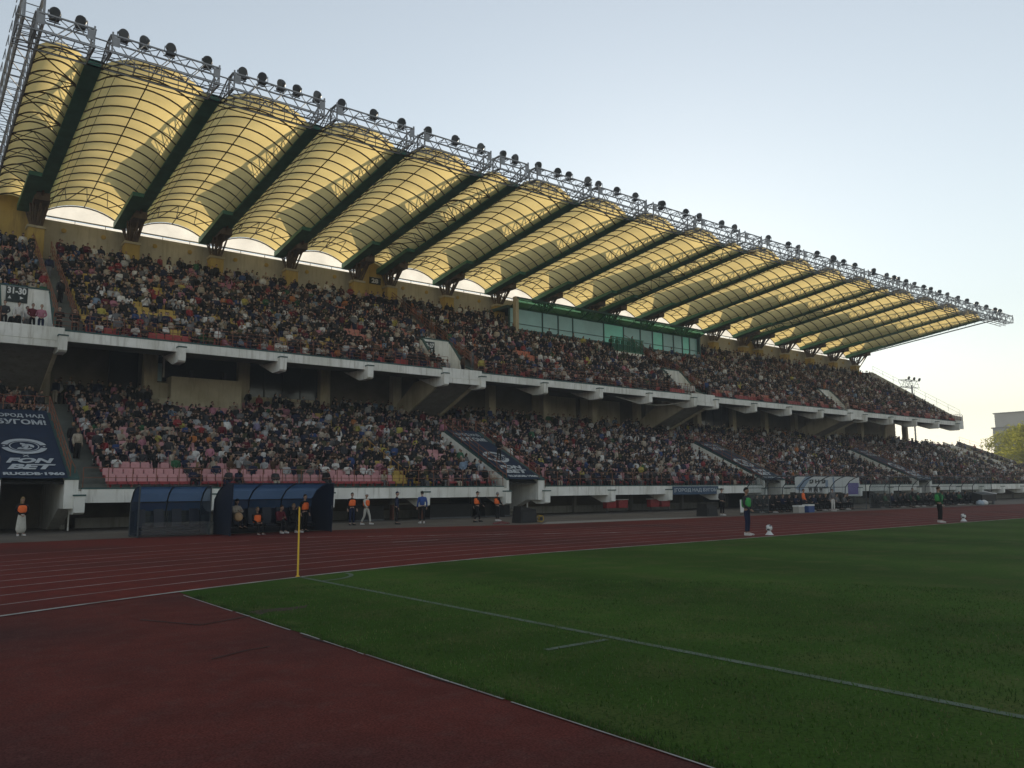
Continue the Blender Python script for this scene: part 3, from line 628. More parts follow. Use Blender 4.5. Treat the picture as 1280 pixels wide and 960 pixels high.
for gi, (a, b) in enumerate(GAPS):
    x0, x1 = a+.18, b-.55; w = x1-x0; cs, sn = math.cos(math.atan(.479)), math.sin(math.atan(.479)); O = Vector((x0,44.78,2.60)); uy = Vector((0,cs,sn)); L_ = 9.25
    t = empty('banner', O, lab[gi], 'banner')
    mb = MB(); nx, ny = 8, 24; vs = []
    for j in range(ny+1):
        for i in range(nx+1):
            u = w*i/nx; v = L_*j/ny; s_ = -.05*math.sin(PI*i/nx)+.015*math.sin(v*5+u*3)
            if j == 0: s_ -= .05
            p = O+Vector((u,0,0))+uy*v+Vector((0,-sn,cs))*(.10+s_*.6); vs.append(p)
    vs2 = [p-Vector((0,-sn,cs))*.012 for p in vs]; n0 = len(vs)
    fs = [(j*(nx+1)+i, j*(nx+1)+i+1, (j+1)*(nx+1)+i+1, (j+1)*(nx+1)+i) for j in range(ny) for i in range(nx)]
    mb.add(vs+vs2, fs+[tuple(q+n0 for q in f[::-1]) for f in fs]); mb.build('cloth', NAVY, t, smooth=True)
    mb = MB(); On = O+Vector((0,-sn,cs))*.125
    put_text(mb, 'ГОРОД НАД', On, (1,0,0), uy, w*.08, 7.85, w*.84, .62, bold=.035); put_text(mb, 'БУГОМ!', On, (1,0,0), uy, w*.10, 6.85, w*.82, .75, bold=.035)
    emblem(mb, On, (1,0,0), uy, w*.46, 3.75, w*.36, 1.0)
    put_text(mb, '×', On, (1,0,0), uy, w*.40, 2.38, w*.1, .28, bold=.0)
    put_text(mb, 'FON', On, (1,0,0), uy, w*.13, 1.62, w*.74, .62, bold=.05, shear=.3); put_text(mb, 'BET', On, (1,0,0), uy, w*.13, .86, w*.74, .62, bold=.05, shear=.3)
    put_text(mb, 'RUGDB·1960', On, (1,0,0), uy, w*.06, .16, w*.9, .36, bold=.05)
    mb.build('print', PRINT, t)
O = Vector((52.4,44.93,1.36)); t = empty('banner', O, 'narrow blue banner reading ГОРОД НАД БУГОМ on the lower fascia', 'banner')
mb = MB(); mb.box(52.4, 58.5, 44.95, 44.985, 1.36, 2.06); mb.build('cloth', mat('slate_blue_cloth', (.05,.085,.14), .8, .1, 2), t)
mb = MB(); put_text(mb, '|ГОРОД НАД БУГОМ', (52.4,44.94,1.36), (1,0,0), (0,0,1), .2, .16, 5.7, .38, bold=.03); mb.build('print', PRINT, t)
O = Vector((70.4,44.9,1.2)); t = empty('banner', O, 'white advertising banner with purple square hung behind the glass dugout', 'banner')
mb = MB(); mb.box(70.4, 80.6, 44.9, 44.93, 1.35, 3.0, 0); mb.box(79.0, 82.4, 44.86, 44.89, .95, 2.9, 2); mb.add([(70.4,44.89,1.8),(72.4,44.89,3.0),(73.4,44.89,3.0),(71.4,44.89,1.4)],[(0,1,2,3)],1); mb.box(75.8,76.3,44.885,44.895,1.4,2.6,1); mb.box(77.2,77.5,44.885,44.895,1.4,2.9,1); mb.build('cloth', [WHITEP, mat('grey_blue_print', (.25,.32,.42), .8, .1, 2), WHITEP], t)
mb = MB(); mb.box(80.0, 82.2, 44.84, 44.855, 1.1, 2.3); mb.build('purple_square', mat('purple_print', (.12,.09,.30), .7, .1, 2), t)
mb = MB()
for k in range(4): put_text(mb, 'M' if k%2 else 'W', (70.4,44.885,1.35), (1,0,0), (0,0,1), 2.2+k*.95, .05, .75, .55, bold=.08)
for k in range(3): put_text(mb, 'ЯН'[k%2], (70.4,44.885,1.35), (1,0,0), (0,0,1), 2.4+k*1.1, .9, .8, .4, bold=.06)
mb.build('print', TGR, t)
# ------------------------------------------------------------------ people
def skin_mesh(verts, edges, radii, sub):
    me = D.meshes.new('sk'); me.from_pydata(verts, edges, []); ob = D.objects.new('sk', me); C.objects.link(ob)
    m = ob.modifiers.new('s', 'SKIN'); m.use_smooth_shade = True
    for i, r in enumerate(radii):
        sv = me.skin_vertices[0].data[i]; sv.radius = (r, r) if not isinstance(r, tuple) else r; sv.use_root = (i == 0)
    if sub: q = ob.modifiers.new('b', 'SUBSURF'); q.levels = sub; q.render_levels = sub
    dg = bpy.context.evaluated_depsgraph_get(); dg.update(); out = D.meshes.new_from_object(ob.evaluated_get(dg))
    D.objects.remove(ob); D.meshes.remove(me); return out
def grow(chains, sub, mirror=None):
    """chains: list of lists of (point, radius); a chain starting with an existing point joins there"""
    verts = []; rad = []; edges = []; idx = {}
    for ch in chains:
        prev = None
        for p, r in ch:
            key = tuple(round(c, 4) for c in p)
            if key not in idx: idx[key] = len(verts); verts.append(p); rad.append(r)
            i = idx[key]
            if prev is not None and prev != i: edges.append((prev, i))
            prev = i
    return skin_mesh(verts, edges, rad, sub)
def V(*a): return tuple(a)
def pose(kind):
    """joint positions; the figure faces -y"""
    if kind.startswith('sit'):
        P = dict(pel=V(0,.0,.50), wai=V(0,.03,.68), che=V(0,.04,.90), nb=V(0,.03,1.03), ne=V(0,.01,1.10), hd=V(0,-.01,1.22))
        for s, n in ((1,'L'),(-1,'R')):
            P['hip'+n]=V(.09*s,-.03,.50); P['kn'+n]=V(.12*s,-.42,.49); P['an'+n]=V(.12*s,-.40,.09); P['to'+n]=V(.13*s,-.58,.045)
            P['sh'+n]=V(.185*s,.04,.97)
            if kind == 'sit_lap': P['el'+n]=V(.25*s,-.06,.72); P['wr'+n]=V(.10*s,-.26,.60)
            elif kind == 'sit_clap': P['el'+n]=V(.26*s,-.10,.78); P['wr'+n]=V(.05*s,-.30,.92)
            elif kind == 'sit_fold': P['el'+n]=V(.25*s,-.10,.74); P['wr'+n]=V(-.02*s,-.20,.80)
            elif kind == 'sit_phone': P['el'+n]=V(.24*s,-.14,.80); P['wr'+n]=V(.07*s,-.34,1.10)
            elif kind == 'sit_cheer': P['el'+n]=V(.27*s,-.08,1.08); P['wr'+n]=V(.20*s if s > 0 else -.12,-.12,1.36)
            elif kind == 'sit_lean': P['el'+n]=V(.20*s,-.28,.60); P['wr'+n]=V(.05*s,-.42,.68)
        if kind == 'sit_lean':
            for k in ('wai','che','nb','ne','hd','shL','shR'):
                x,y,z = P[k]; f = (z-.5)/.5; P[k] = (x, y-.16*f, z-.05*f)
    else:
        P = dict(pel=V(0,0,.93), wai=V(0,.01,1.10), che=V(0,.0,1.30), nb=V(0,.01,1.43), ne=V(0,-.0,1.51), hd=V(0,-.02,1.635))
        for s, n in ((1,'L'),(-1,'R')):
            P['hip'+n]=V(.09*s,0,.90); P['kn'+n]=V(.10*s,-.02,.49); P['an'+n]=V(.11*s,.02,.09); P['to'+n]=V(.14*s,-.15,.04)
            P['sh'+n]=V(.19*s,.01,1.37); P['el'+n]=V(.26*s,.03,1.10); P['wr'+n]=V(.27*s,-.04,.86)
        if kind == 'stand_walk':
            P['knL']=V(.10,-.16,.50); P['anL']=V(.10,-.22,.10); P['toL']=V(.11,-.38,.05); P['knR']=V(-.10,.06,.48); P['anR']=V(-.10,.26,.12); P['toR']=V(-.10,.12,.04)
            P['elL']=V(.25,.14,1.12); P['wrL']=V(.25,.10,.88); P['elR']=V(-.25,-.06,1.12); P['wrR']=V(-.24,-.24,.95)
        if kind == 'stand_reach':
            P['elL']=V(.24,-.18,1.18); P['wrL']=V(.22,-.42,1.14); P['elR']=V(-.25,-.06,1.12); P['wrR']=V(-.20,-.24,1.0)
        if kind == 'stand_cross':
            for s, n in ((1,'L'),(-1,'R')): P['el'+n]=V(.26*s,-.04,1.12); P['wr'+n]=V(-.01*s,-.22,1.16)
        if kind == 'stand_front':
            for s, n in ((1,'L'),(-1,'R')): P['el'+n]=V(.26*s,-.0,1.12); P['wr'+n]=V(.05*s,-.18,.92)
    return P
def lerp(a, b, t): return tuple(a[i]+(b[i]-a[i])*t for i in range(3))
def head_mb(c, low=False, skin=0, eye=1):
    mb = MB(); n, m_ = (8,6) if low else (16,12); vs = []; cx_, cy_, cz_ = c
    for j in range(m_+1):
        th = PI*j/m_; 
        for i in range(n):
            ph = 2*PI*i/n; x = math.sin(th)*math.sin(ph); y = -math.sin(th)*math.cos(ph); z = math.cos(th)
            sx, sy, sz = .076, .095, .118
            if z < 0: k = 1-.30*(-z); sx *= k; sy *= 1-.16*(-z)
            px_, py_, pz_ = x*sx, y*sy, z*sz
            if not low and abs(ph if ph < PI else ph-2*PI) < .3:
                if -.30 < z < .12: py_ -= .018*(1-abs(z+.1)/.25)
                if -.62 < z < -.5: py_ -= .006
            if not low and .3 < abs(ph if ph < PI else ph-2*PI) < .7 and 0 < z < .25: py_ += .008
            vs.append((cx_+px_, cy_+py_, cz_+pz_))
    fs = [(j*n+i, j*n+(i+1)%n, (j+1)*n+(i+1)%n, (j+1)*n+i) for j in range(m_) for i in range(n)]
    mb.add(vs, fs, skin)
    if not low:
        for s in (-1,1):
            mb.lathe((cx_+s*.031, cy_-.083, cz_+.012), (0,-1,0), [(0,.011),(.005,.008)], 6, eye)
            mb.lathe((cx_+s*.072, cy_+.008, cz_-.01), (s,-.2,0), [(0,.026),(.012,.028),(.016,.012)], 8, skin)
        mb.box(cx_-.024, cx_+.024, cy_-.086, cy_-.080, cz_-.062, cz_-.054, 2)
    return mb
def hair_mb(c, style, low=False):
    mb = MB(); n, m_ = (8,4) if low else (16,8); vs = []; cx_, cy_, cz_ = c
    ext = {'short':.50,'long':.60,'cap':.47}[style]
    for j in range(m_+1):
        for i in range(n):
            ph = 2*PI*i/n; fr = (1+math.cos(ph))/2      # 1 at the face
            tm = PI*(ext+(.10 if style!='cap' else 0)*(1-fr)-.16*fr); th = tm*j/m_
            x = math.sin(th)*math.sin(ph); y = -math.sin(th)*math.cos(ph); z = math.cos(th)
            vs.append((cx_+x*.086, cy_+.006+y*.104, cz_+.006+z*.128))
    mb.add(vs, [(j*n+i, j*n+(i+1)%n, (j+1)*n+(i+1)%n, (j+1)*n+i) for j in range(m_) for i in range(n)])
    if style == 'long':
        mb.lathe((cx_,cy_+.055,cz_+.02), (0,.05,-1), [(0,.07),(.08,.085),(.2,.08),(.3,.05)], 10 if not low else 6)
    if style == 'cap': mb.add([(cx_-.06,cy_-.08,cz_+.05),(cx_+.06,cy_-.08,cz_+.05),(cx_+.045,cy_-.17,cz_+.035),(cx_-.045,cy_-.17,cz_+.035),(cx_-.06,cy_-.08,cz_+.062),(cx_+.06,cy_-.08,cz_+.062),(cx_+.045,cy_-.17,cz_+.045),(cx_-.045,cy_-.17,cz_+.045)],[(0,1,2,3),(7,6,5,4),(0,4,5,1),(1,5,6,2),(2,6,7,3),(3,7,4,0)])
    return mb
SKINM = objcolor_mat('skin', .6); CLOTH = objcolor_mat('cloth', .9); HAIRM = objcolor_mat('hair', .7)
EYEM = mat('eye_dark', (.02,.015,.012), .3, 0); LIPM = mat('lips', (.30,.10,.08), .6, 0); SHOEM = objcolor_mat('shoe_leather', .6)
def hand_chains(P, n, s):
    el = Vector(P['el'+n]); wr = Vector(P['wr'+n]); d = (wr-el).normalized(); side = d.cross(Vector((0,0,1)) if abs(d.z) < .8 else Vector((0,-1,0))).normalized()
    nrm = side.cross(d).normalized(); palm = wr+d*.05; ch = [[(tuple(wr),.024),(tuple(palm),(.030))]]
    for k, (o, l) in enumerate(((-.026,.066),(-.009,.078),(.009,.074),(.026,.058))):
        b = palm+d*.028+side*o; c = b+d*l*.55+nrm*l*.10; e = b+d*l*.85+nrm*l*.38; ch.append([(tuple(palm),.030),(tuple(b),.0095),(tuple(c),.0085),(tuple(e),.007)])
    tb = wr+d*.03-side*.03*s; tc = tb-side*.022*s+d*.03+nrm*.01; ch.append([(tuple(palm),.030),(tuple(tb),.012),(tuple(tc),.009)])
    return ch
def mesh_join(parts, name, mats):
    """parts: list of (mesh or MB, material index)"""
    vs = []; fs = []; mi = []
    for p, k in parts:
        n = len(vs)
        if isinstance(p, MB): vs += p.v; fs += [tuple(q+n for q in f) for f in p.f]; mi += [k+m for m in p.m]
        else: vs += [tuple(v.co) for v in p.vertices]; fs += [tuple(q+n for q in f.vertices) for f in p.polygons]; mi += [k]*len(p.polygons)
    me = D.meshes.new(name); me.from_pydata(vs, [], fs)
    for m in mats: me.materials.append(m)
    me.polygons.foreach_set('material_index', mi); me.polygons.foreach_set('use_smooth', [True]*len(fs)); me.update(); return me
PC = {}
def person_parts(kind, coat=False, skirt=False):
    key = (kind, coat, skirt)
    if key in PC: return PC[key]
    P = pose(kind)
    ch = [[(P['pel'],.085),(P['wai'],.08),(P['che'],.10),(P['nb'],.05),(P['ne'],.045),(lerp(P['ne'],P['hd'],.6),.045)]]
    for s, n in ((1,'L'),(-1,'R')):
        ch.append([(P['che'],.10),(P['sh'+n],.045),(P['el'+n],.034),(P['wr'+n],.024)]); ch += hand_chains(P, n, s)
        ch.append([(P['pel'],.085),(P['hip'+n],.07),(P['kn'+n],.05),(P['an'+n],.035),(P['to'+n],.03)])
    body = mesh_join([(grow(ch, 1),0),(head_mb(P['hd']),0)], 'person', [SKINM, EYEM, LIPM])
    low_ = lerp(P['pel'], P['wai'], -.25 if coat else .1)
    ch = [[(low_,(.17,.13) if not coat else (.18,.15)),(P['wai'],(.155,.12)),(P['che'],(.175,.135)),(P['nb'],(.085,.075)),(lerp(P['nb'],P['ne'],.5),.062)]]
    for s, n in ((1,'L'),(-1,'R')):
        ch.append([(P['che'],(.175,.135)),(P['sh'+n],.075),(lerp(P['sh'+n],P['el'+n],.5),.062),(P['el'+n],.054),(lerp(P['el'+n],P['wr'+n],.92),.042)])
    jacket = grow(ch, 1)
    pd = P['pel']; ch = [[(pd,(.15,.12)),(lerp(P['pel'],P['wai'],.4),(.145,.11))]]
    if skirt: ch = [[(lerp(P['pel'],P['wai'],.4),(.13,.11)),(pd,(.17,.14)),((0,0,.5),(.22,.18)),((0,0,.06),(.28,.22))]]
    else:
        for s, n in ((1,'L'),(-1,'R')):
            ch.append([(pd,(.15,.12)),(P['hip'+n],.095),(lerp(P['hip'+n],P['kn'+n],.5),.082),(P['kn'+n],.065),(lerp(P['kn'+n],P['an'+n],.5),.058),(lerp(P['kn'+n],P['an'+n],.93),.05)])
    trousers = grow(ch, 1)
    sh = MB()
    for n in 'LR':
        a = Vector(P['an'+n]); t = Vector(P['to'+n]); d = (t-a); d.z = 0; d.normalize(); sd = Vector((-d.y,d.x,0)); z0 = min(t.z,a.z)-.04; h0 = a-d*.05
        pts = []
        for (l, w, zz) in ((-.06,.035,0),(.10,.048,0),(.21,.03,0)):
            for q in (-1,1): pts.append(Vector((a.x,a.y,z0))+d*l+sd*w*q)
        tp = [Vector((p.x,p.y,z0+hh)) for p, hh in zip(pts,(.11,.11,.08,.08,.045,.045))]
        sh.add(pts+tp, [(0,2,3,1),(2,4,5,3),(6,7,9,8),(8,9,11,10),(0,1,7,6),(4,10,11,5),(0,6,8,2),(2,8,10,4),(1,3,9,7),(3,5,11,9)])
    shoes = sh.mesh('shoes', SHOEM); hairs = {s: hair_mb(P['hd'], s).mesh('hair', HAIRM, smooth=True) for s in ('short','long','cap')}
    v = MB(); c = P['che']; w = P['wai']
    vest = grow([[(lerp(P['wai'],P['pel'],.55),(.225,.19)),(P['wai'],(.215,.185)),(P['che'],(.235,.20)),(lerp(P['che'],P['nb'],.7),(.20,.15))]], 1)
    for me, m in ((jacket,CLOTH),(trousers,CLOTH),(vest,CLOTH)):
        me.materials.clear(); me.materials.append(m); me.polygons.foreach_set('use_smooth',[True]*len(me.polygons))
    PC[key] = dict(body=body, jacket=jacket, trousers=trousers, shoes=shoes, hair=hairs, vest=vest); return PC[key]
COL = {'black':(.012,.012,.014),'charcoal':(.035,.035,.04),'navy':(.014,.02,.05),'grey':(.13,.13,.135),'pale grey':(.33,.33,.34),'white':(.56,.55,.54),'beige':(.36,.31,.25),'brown':(.075,.045,.028),
       'red':(.22,.03,.035),'burgundy':(.10,.015,.025),'blue':(.03,.06,.17),'light blue':(.16,.22,.30),'pink':(.36,.15,.20),'olive':(.06,.06,.03),'green':(.03,.10,.05),'yellow':(.38,.33,.08),'orange':(.40,.15,.05),'lilac':(.17,.15,.24),
       'vestorange':(.85,.17,.05),'bib green':(.06,.30,.09),'royal blue':(.035,.075,.25),'off-white':(.48,.47,.43)}
HCOL = {'dark':(.012,.009,.007),'brown':(.04,.022,.012),'fair':(.20,.13,.06),'grey':(.2,.2,.2),'black':(.008,.007,.007),'auburn':(.07,.025,.012)}
SK = [(.34,.22,.17),(.40,.27,.21),(.29,.18,.13),(.36,.24,.185)]
def add_child(name, me, parent, col):
    o = D.objects.new(name, me); C.objects.link(o); o.parent = parent; o.color = (*col, 1); return o
def make_person(kind, loc, rz, top, legs, hair, style, label, group=None, vest=None, shoe='black', coat=False, scale=1., skirt=False, garment='jacket', cat='person'):
    pp = person_parts(kind, coat, skirt); b = D.objects.new('person', pp['body']); C.objects.link(b); b.location = loc; b.rotation_euler = (0,0,rz); b.scale = (scale,)*3
    b.color = (*random.choice(SK), 1); tag(b, label, cat, group)
    add_child('jacket', pp['jacket'], b, COL[top]); add_child('skirt' if skirt else 'trousers', pp['trousers'], b, COL[legs]); add_child('shoes', pp['shoes'], b, COL[shoe])
    add_child('cap' if style == 'cap' else 'hair', pp['hair'][style], b, HCOL[hair] if style != 'cap' else COL[hair] if hair in COL else HCOL[hair])
    if vest: add_child('vest', pp['vest'], b, COL[vest])
    return b
# people on the track side
P3 = PI
make_person('stand_front', (5.2,43.0,0), .1, 'black','off-white','fair','long','woman-length fair hair, orange vest and long white skirt by the left tunnel mouth'.replace('woman-length','steward with long'), 'stewards in orange vests', 'vestorange','white', skirt=True)
make_person('stand', (20.9,41.2,0), 0, 'black','navy','dark','short','steward in orange vest over dark clothes, right of the blue dugout','stewards in orange vests','vestorange','black', scale=1.03)
make_person('stand_walk', (21.9,41.4,0), .5, 'off-white','off-white','white','cap','steward in orange vest over white tracksuit and white cap','stewards in orange vests','vestorange','white')
make_person('stand', (23.2,40.2,0), 1.2, 'navy','black','navy','cap','person in navy jacket and cap walking by the track, hands low',None,None,'black', scale=1.05)
make_person('stand', (25.0,40.4,0), 2.9, 'royal blue','black','dark','short','person in blue shirt and white trainers standing with back turned',None,None,'white', scale=1.06)
make_person('stand_walk', (28.1,39.2,0), 1.5, 'black','black','black','cap','steward in orange vest and black cap walking right, hands empty','stewards in orange vests','vestorange','black', scale=1.03)
make_person('stand_reach', (29.9,39.6,0), 1.5, 'black','black','grey','short','steward in orange vest reaching forward beside the white bracket','stewards in orange vests','vestorange','white', scale=1.0)
make_person('stand_front', (46.0,35.1,0), 1.4, 'charcoal','black','black','cap','person in dark hooded jacket and white trainers beside the glass dugout',None,None,'white', scale=1.06)
make_person('stand_front', (27.45,19.75,0), .25, 'charcoal','navy','black','short','ball person in green bib nearest the camera at the pitch edge','ball people in green bibs','bib green','white', scale=1.08)
make_person('stand', (43.7,19.5,0), .9, 'green','black','brown','short','ball person in green bib further right along the pitch edge','ball people in green bibs','bib green','white', scale=1.06)
make_person('stand', (15.9,36.2,0), .4, 'black','black','brown','short','steward in orange vest standing at the right end of the blue dugout','stewards in orange vests','vestorange','black', scale=1.0)
make_person('stand_cross', (36.2,47.7,3.95), -.2, 'black','black','black','cap','officer in black standing on the navy banner of the second tunnel',None,None,'black', scale=1.05)
for k, (xx, tp, lg, hr_, kd, lb) in enumerate(((4.9,'charcoal','black','dark','stand_front','person in charcoal jacket standing below the 31-30 sign'),(5.6,'white','black','dark','stand','person in white top standing right of the 31-30 sign'),(6.3,'burgundy','black','brown','stand_front','person in burgundy jacket standing at the rail right of the 31-30 sign'),
        (6.75,'pink','navy','fair','stand_front','person in pink jacket at the rail by the leftmost entrance wall'),(7.7,'black','black','dark','stand_cross','first of two officers in black at the upper rail, beside the stairs'),(8.5,'black','black','black','stand_front','officer in black with beige trousers line at the upper rail, right of the stairs'.replace(' with beige trousers line','')))):
    make_person(kd, (xx,53.55,11.25), random.uniform(-.4,.4), tp, lg, hr_, 'short', lb, 'people standing at the upper left rail', None, 'black')
# ------------------------------------------------------------------ low-detail figures for the crowd beyond the individuals
def low_template(kind):
    P = pose(kind); parts = []
    ch = [[(lerp(P['pel'],P['wai'],.1),(.17,.13)),(P['che'],(.18,.13)),(lerp(P['nb'],P['ne'],.5),.065)]]
    for n in 'LR': ch.append([(P['che'],(.18,.13)),(P['sh'+n],.075),(P['el'+n],.055),(P['wr'+n],.042)])
    parts.append((grow(ch, 0), 0))
    ch = [[(P['pel'],(.15,.12)),(lerp(P['pel'],P['wai'],.4),(.14,.11))]]
    for n in 'LR': ch.append([(P['pel'],(.15,.12)),(P['hip'+n],.09),(P['kn'+n],.065),(P['an'+n],.05)])
    parts.append((grow(ch, 0), 1))
    h = head_mb(P['hd'], True); parts.append((h, 2)); hh = MB()
    for n in 'LR': w = Vector(P['wr'+n]); e = Vector(P['el'+n]); d = (w-e).normalized(); hh.tube(w, w+d*.13, .035, 5, 0, .02)
    parts.append((hh, 2)); out = {}
    for st in ('short','long'):
        me = mesh_join(parts+[(hair_mb(P['hd'], st, True), 3)], 't', [])
        nv = len(me.vertices); co = np.empty(nv*3, np.float32); me.vertices.foreach_get('co', co)
        nf = len(me.polygons); lt = np.empty(nf, np.int32); me.polygons.foreach_get('loop_total', lt); nl = len(me.loops); li = np.empty(nl, np.int32); me.loops.foreach_get('vertex_index', li)
        mi = np.empty(nf, np.int32); me.polygons.foreach_get('material_index', mi); out[st] = (co.reshape(-1,3), li, lt, mi); D.meshes.remove(me)
    return out
def merge_many(name, items, mats):
    """items: list of (template arrays, 3x3 matrix, location, material remap)"""
    cos=[]; lis=[]; lts=[]; mis=[]; n=0
    for (co,li,lt,mi), R3, loc, remap in items:
        cos.append(co@R3.T+loc); lis.append(li+n); lts.append(lt); mis.append(np.asarray(remap,np.int32)[mi]); n += len(co)
    co=np.concatenate(cos).astype(np.float32); li=np.concatenate(lis).astype(np.int32); lt=np.concatenate(lts).astype(np.int32); mi=np.concatenate(mis).astype(np.int32)
    me=D.meshes.new(name); me.vertices.add(len(co)); me.vertices.foreach_set('co',co.ravel()); me.loops.add(len(li)); me.loops.foreach_set('vertex_index',li)
    me.polygons.add(len(lt)); ls=np.concatenate(([0],np.cumsum(lt)[:-1])).astype(np.int32); me.polygons.foreach_set('loop_start',ls); me.polygons.foreach_set('loop_total',lt)
    me.polygons.foreach_set('material_index',mi); me.polygons.foreach_set('use_smooth',np.ones(len(lt),bool))
    for m in mats: me.materials.append(m)
    me.update(calc_edges=True); me.validate(); o=D.objects.new(name,me); C.objects.link(o); return o
TOPS = ['black']*56+['charcoal']*18+['navy']*14+['grey']*5+['pale grey']*9+['white']*11+['beige']*8+['brown']*5+['red']*3+['burgundy']*4+['blue']*2+['light blue']*2+['pink']*2+['olive']*4+['green']*1+['yellow']*1+['orange']*1+['lilac']*1
LEGS = ['black']*6+['navy']*4+['charcoal']*3+['grey']*2+['beige']
HAIRS = ['dark']*6+['brown']*5+['fair']*3+['grey']*1+['black']*3+['auburn']*1
cnames = list(COL.keys()); hnames = list(HCOL.keys())
crowd_mats = [mat('crowd_'+c.replace(' ','_'), COL[c], .9, .25, 7) for c in cnames]+[mat('crowd_hair_'+h, HCOL[h], .8, .2, 7) for h in hnames]+[mat('crowd_skin_%d'%i, s, .65, .1, 9) for i, s in enumerate(SK)]
# seat grid
def in_gap(x, m_=.55):
    return any(a-m_ < x < b+m_ for a, b in GAPS)
spots = []   # tier, row, x, y, z, occupied, standing, ordinal within the block
SW = .515
for tier, nrow, fn, xmax in (('lower',LR,lrow,145.5),('upper',UR,urow,XEND-.4)):
    for r in range(nrow):
        y, z = fn(r); x = -5.0; cnt = {}
        while x < xmax:
            x += SW
            blk = sum(1 for a, b in GAPS if x > b)
            gl = 1.35 if blk else .6
            bad = False
            for a, b in GAPS:
                if tier == 'lower':
                    if a-.35 < x < b+1.1 and r < 10: bad = True
                    if b-.2 < x < b+1.1: bad = True
                else:
                    if a+.1 < x < b+.1 and r < 6: bad = True
                    if b-.3 < x < b+1.15: bad = True
            if tier == 'lower' and x < 3.5: bad = True
            if tier == 'lower' and (130.6 < x < 131.9 or 138 < x < 139.3): bad = True
            if tier == 'lower' and (x > XS[7]-.3 and x < XS[9]-1 or XS[10] < x < XS[11]) and r == 17: pass
            if tier == 'lower' and r > 15 and XS[1] < x < XS[2]: bad = True
            if tier == 'upper' and gx0-.5 < x < gx1+.4 and r > 12: bad = True
            if tier == 'upper' and 63.3 < x < 69 and r > 9: bad = True
            if bad: continue
            cnt[blk] = cnt.get(blk,0)+1
            p = .955
            if tier == 'lower':
                if r == 0: p = .0 if x < 12.0 else .65 if x < 16.6 else .1 if x < 18.2 else .2 if x < 27 else .9
                elif r == 1: p = .25 if x < 20 else .55 if x < 27 else .92
                elif r == 2: p = .5 if x < 12 else .85
                elif r == 3 : p = .5 if x < 11 else .93
                elif r == 16 and 17 < x < 24: p = .2
                if r == 15 and 16 < x < 21.5: p = .2
                if x > 131.9: p = .62 if r < 8 else .35
            else:
                if r == 0: p = .94 if x < 60 else .35
                if r == 1: p = .97 if x < 70 else .45
                if r == 2 and x > 95: p = .6
                if r == 0 and 13 < x < 15.4: p = 0
                if r in (4,5) and 13.0 < x < 15.5: p = .1
                if r in (5,6) and (28 < x < 30.2 or 46 < x < 48.5): p = .12
            if tier == 'lower' and r in (5,6) and 31.5 < x < 33: p = .3
            occ = random.random() < p; st = random.random() < (.07 if r < nrow-2 else .4)
            if tier == 'upper' and r == 0: st = random.random() < .12
            spots.append((tier, r, x, y, z, occ, st and occ, cnt[blk], blk))
def depth(s): return F_.x*s[2]+F_.y*s[3]+F_.z*(s[4]-CAMZ)
def pxy(x, y, z):
    d = Vector((x,y,z-CAMZ)); w = F_.dot(d); return 640+FPX*R_.dot(d)/w, 480-FPX*U_.dot(d)/w, w
def vis(s):
    px, py, w = pxy(s[2], s[3], s[4]+1.1); 
    if not (3 < px < 1277): return False
    if s[0] == 'lower' and s[1] < 2 and 250 < px < 408: return s[1] == 1
    return True
LAND = ['left banner','second banner','third banner','fourth banner']
def place_words(s):
    tier, r, x, y, z, occ, st, n, blk = s
    if blk == 0: return 'seat %s from wall'%ordw(n)
    return '%s seat right of %s'%(ordw(n), {1:'first',2:'second',3:'third',4:'fourth'}[blk]+(' tunnel' if tier == 'lower' else ' entrance'))
occ = sorted([s for s in spots if s[5]], key=lambda s: depth(s)); people_near = [s for s in occ if vis(s)][:290]; nearset = set(id(s) for s in people_near)
KINDS = ['sit_lap']*8+['sit_clap']*4+['sit_fold']*6+['sit_phone']*2+['sit_lean']*6+['sit_cheer']
for s in people_near:
    tier, r, x, y, z, oc, st, n, blk = s
    top = random.choice(TOPS); hr = random.choice(HAIRS); style = random.choice(['short','short','long']); kd = random.choice(KINDS) if not st else random.choice(['stand','stand_cross','stand_front'])
    lab_ = '%s jacket, %s %s hair, %s tier %s row, %s'%(top, style, hr, tier, ordw(r+1), place_words(s))
    make_person(kd, (x+random.uniform(-.04,.04), y+.02 if not st else y-.12, z), random.gauss(-.15,.4), top, random.choice(LEGS), hr, style, lab_, 'seated spectators' , None, random.choice(['black','white','charcoal']), scale=random.uniform(.88,1.0))
TPL = {k: low_template(k) for k in set(KINDS)|{'stand','stand_cross','stand_front'}}
items = []
nc = len(cnames); nh = len(hnames)
for s in occ:
    if id(s) in nearset: continue
    tier, r, x, y, z, oc, st, n, blk = s
    kd = random.choice(KINDS) if not st else random.choice(['stand','stand_cross','stand_front']); a = random.gauss(-.1,.45); sc = random.uniform(.86,1.0)
    lx, ly = random.gauss(0,.07), random.gauss(0,.05); R3 = np.array([[math.cos(a),-math.sin(a),0],[math.sin(a),math.cos(a),0],[0,0,1]])@np.array([[1,0,lx],[0,1,ly],[0,0,1]])@np.diag([random.uniform(.82,1.05)*sc,sc,sc*random.uniform(.92,1.04)])
    items.append((TPL[kd][random.choice(['short','short','long'])], R3, np.array([x+random.uniform(-.09,.09),y+(.02 if not st else -.12),z]), [cnames.index(random.choice(TOPS)), cnames.index(random.choice(LEGS)), nc+nh+random.randrange(len(SK)), nc+hnames.index(random.choice(HAIRS))]))
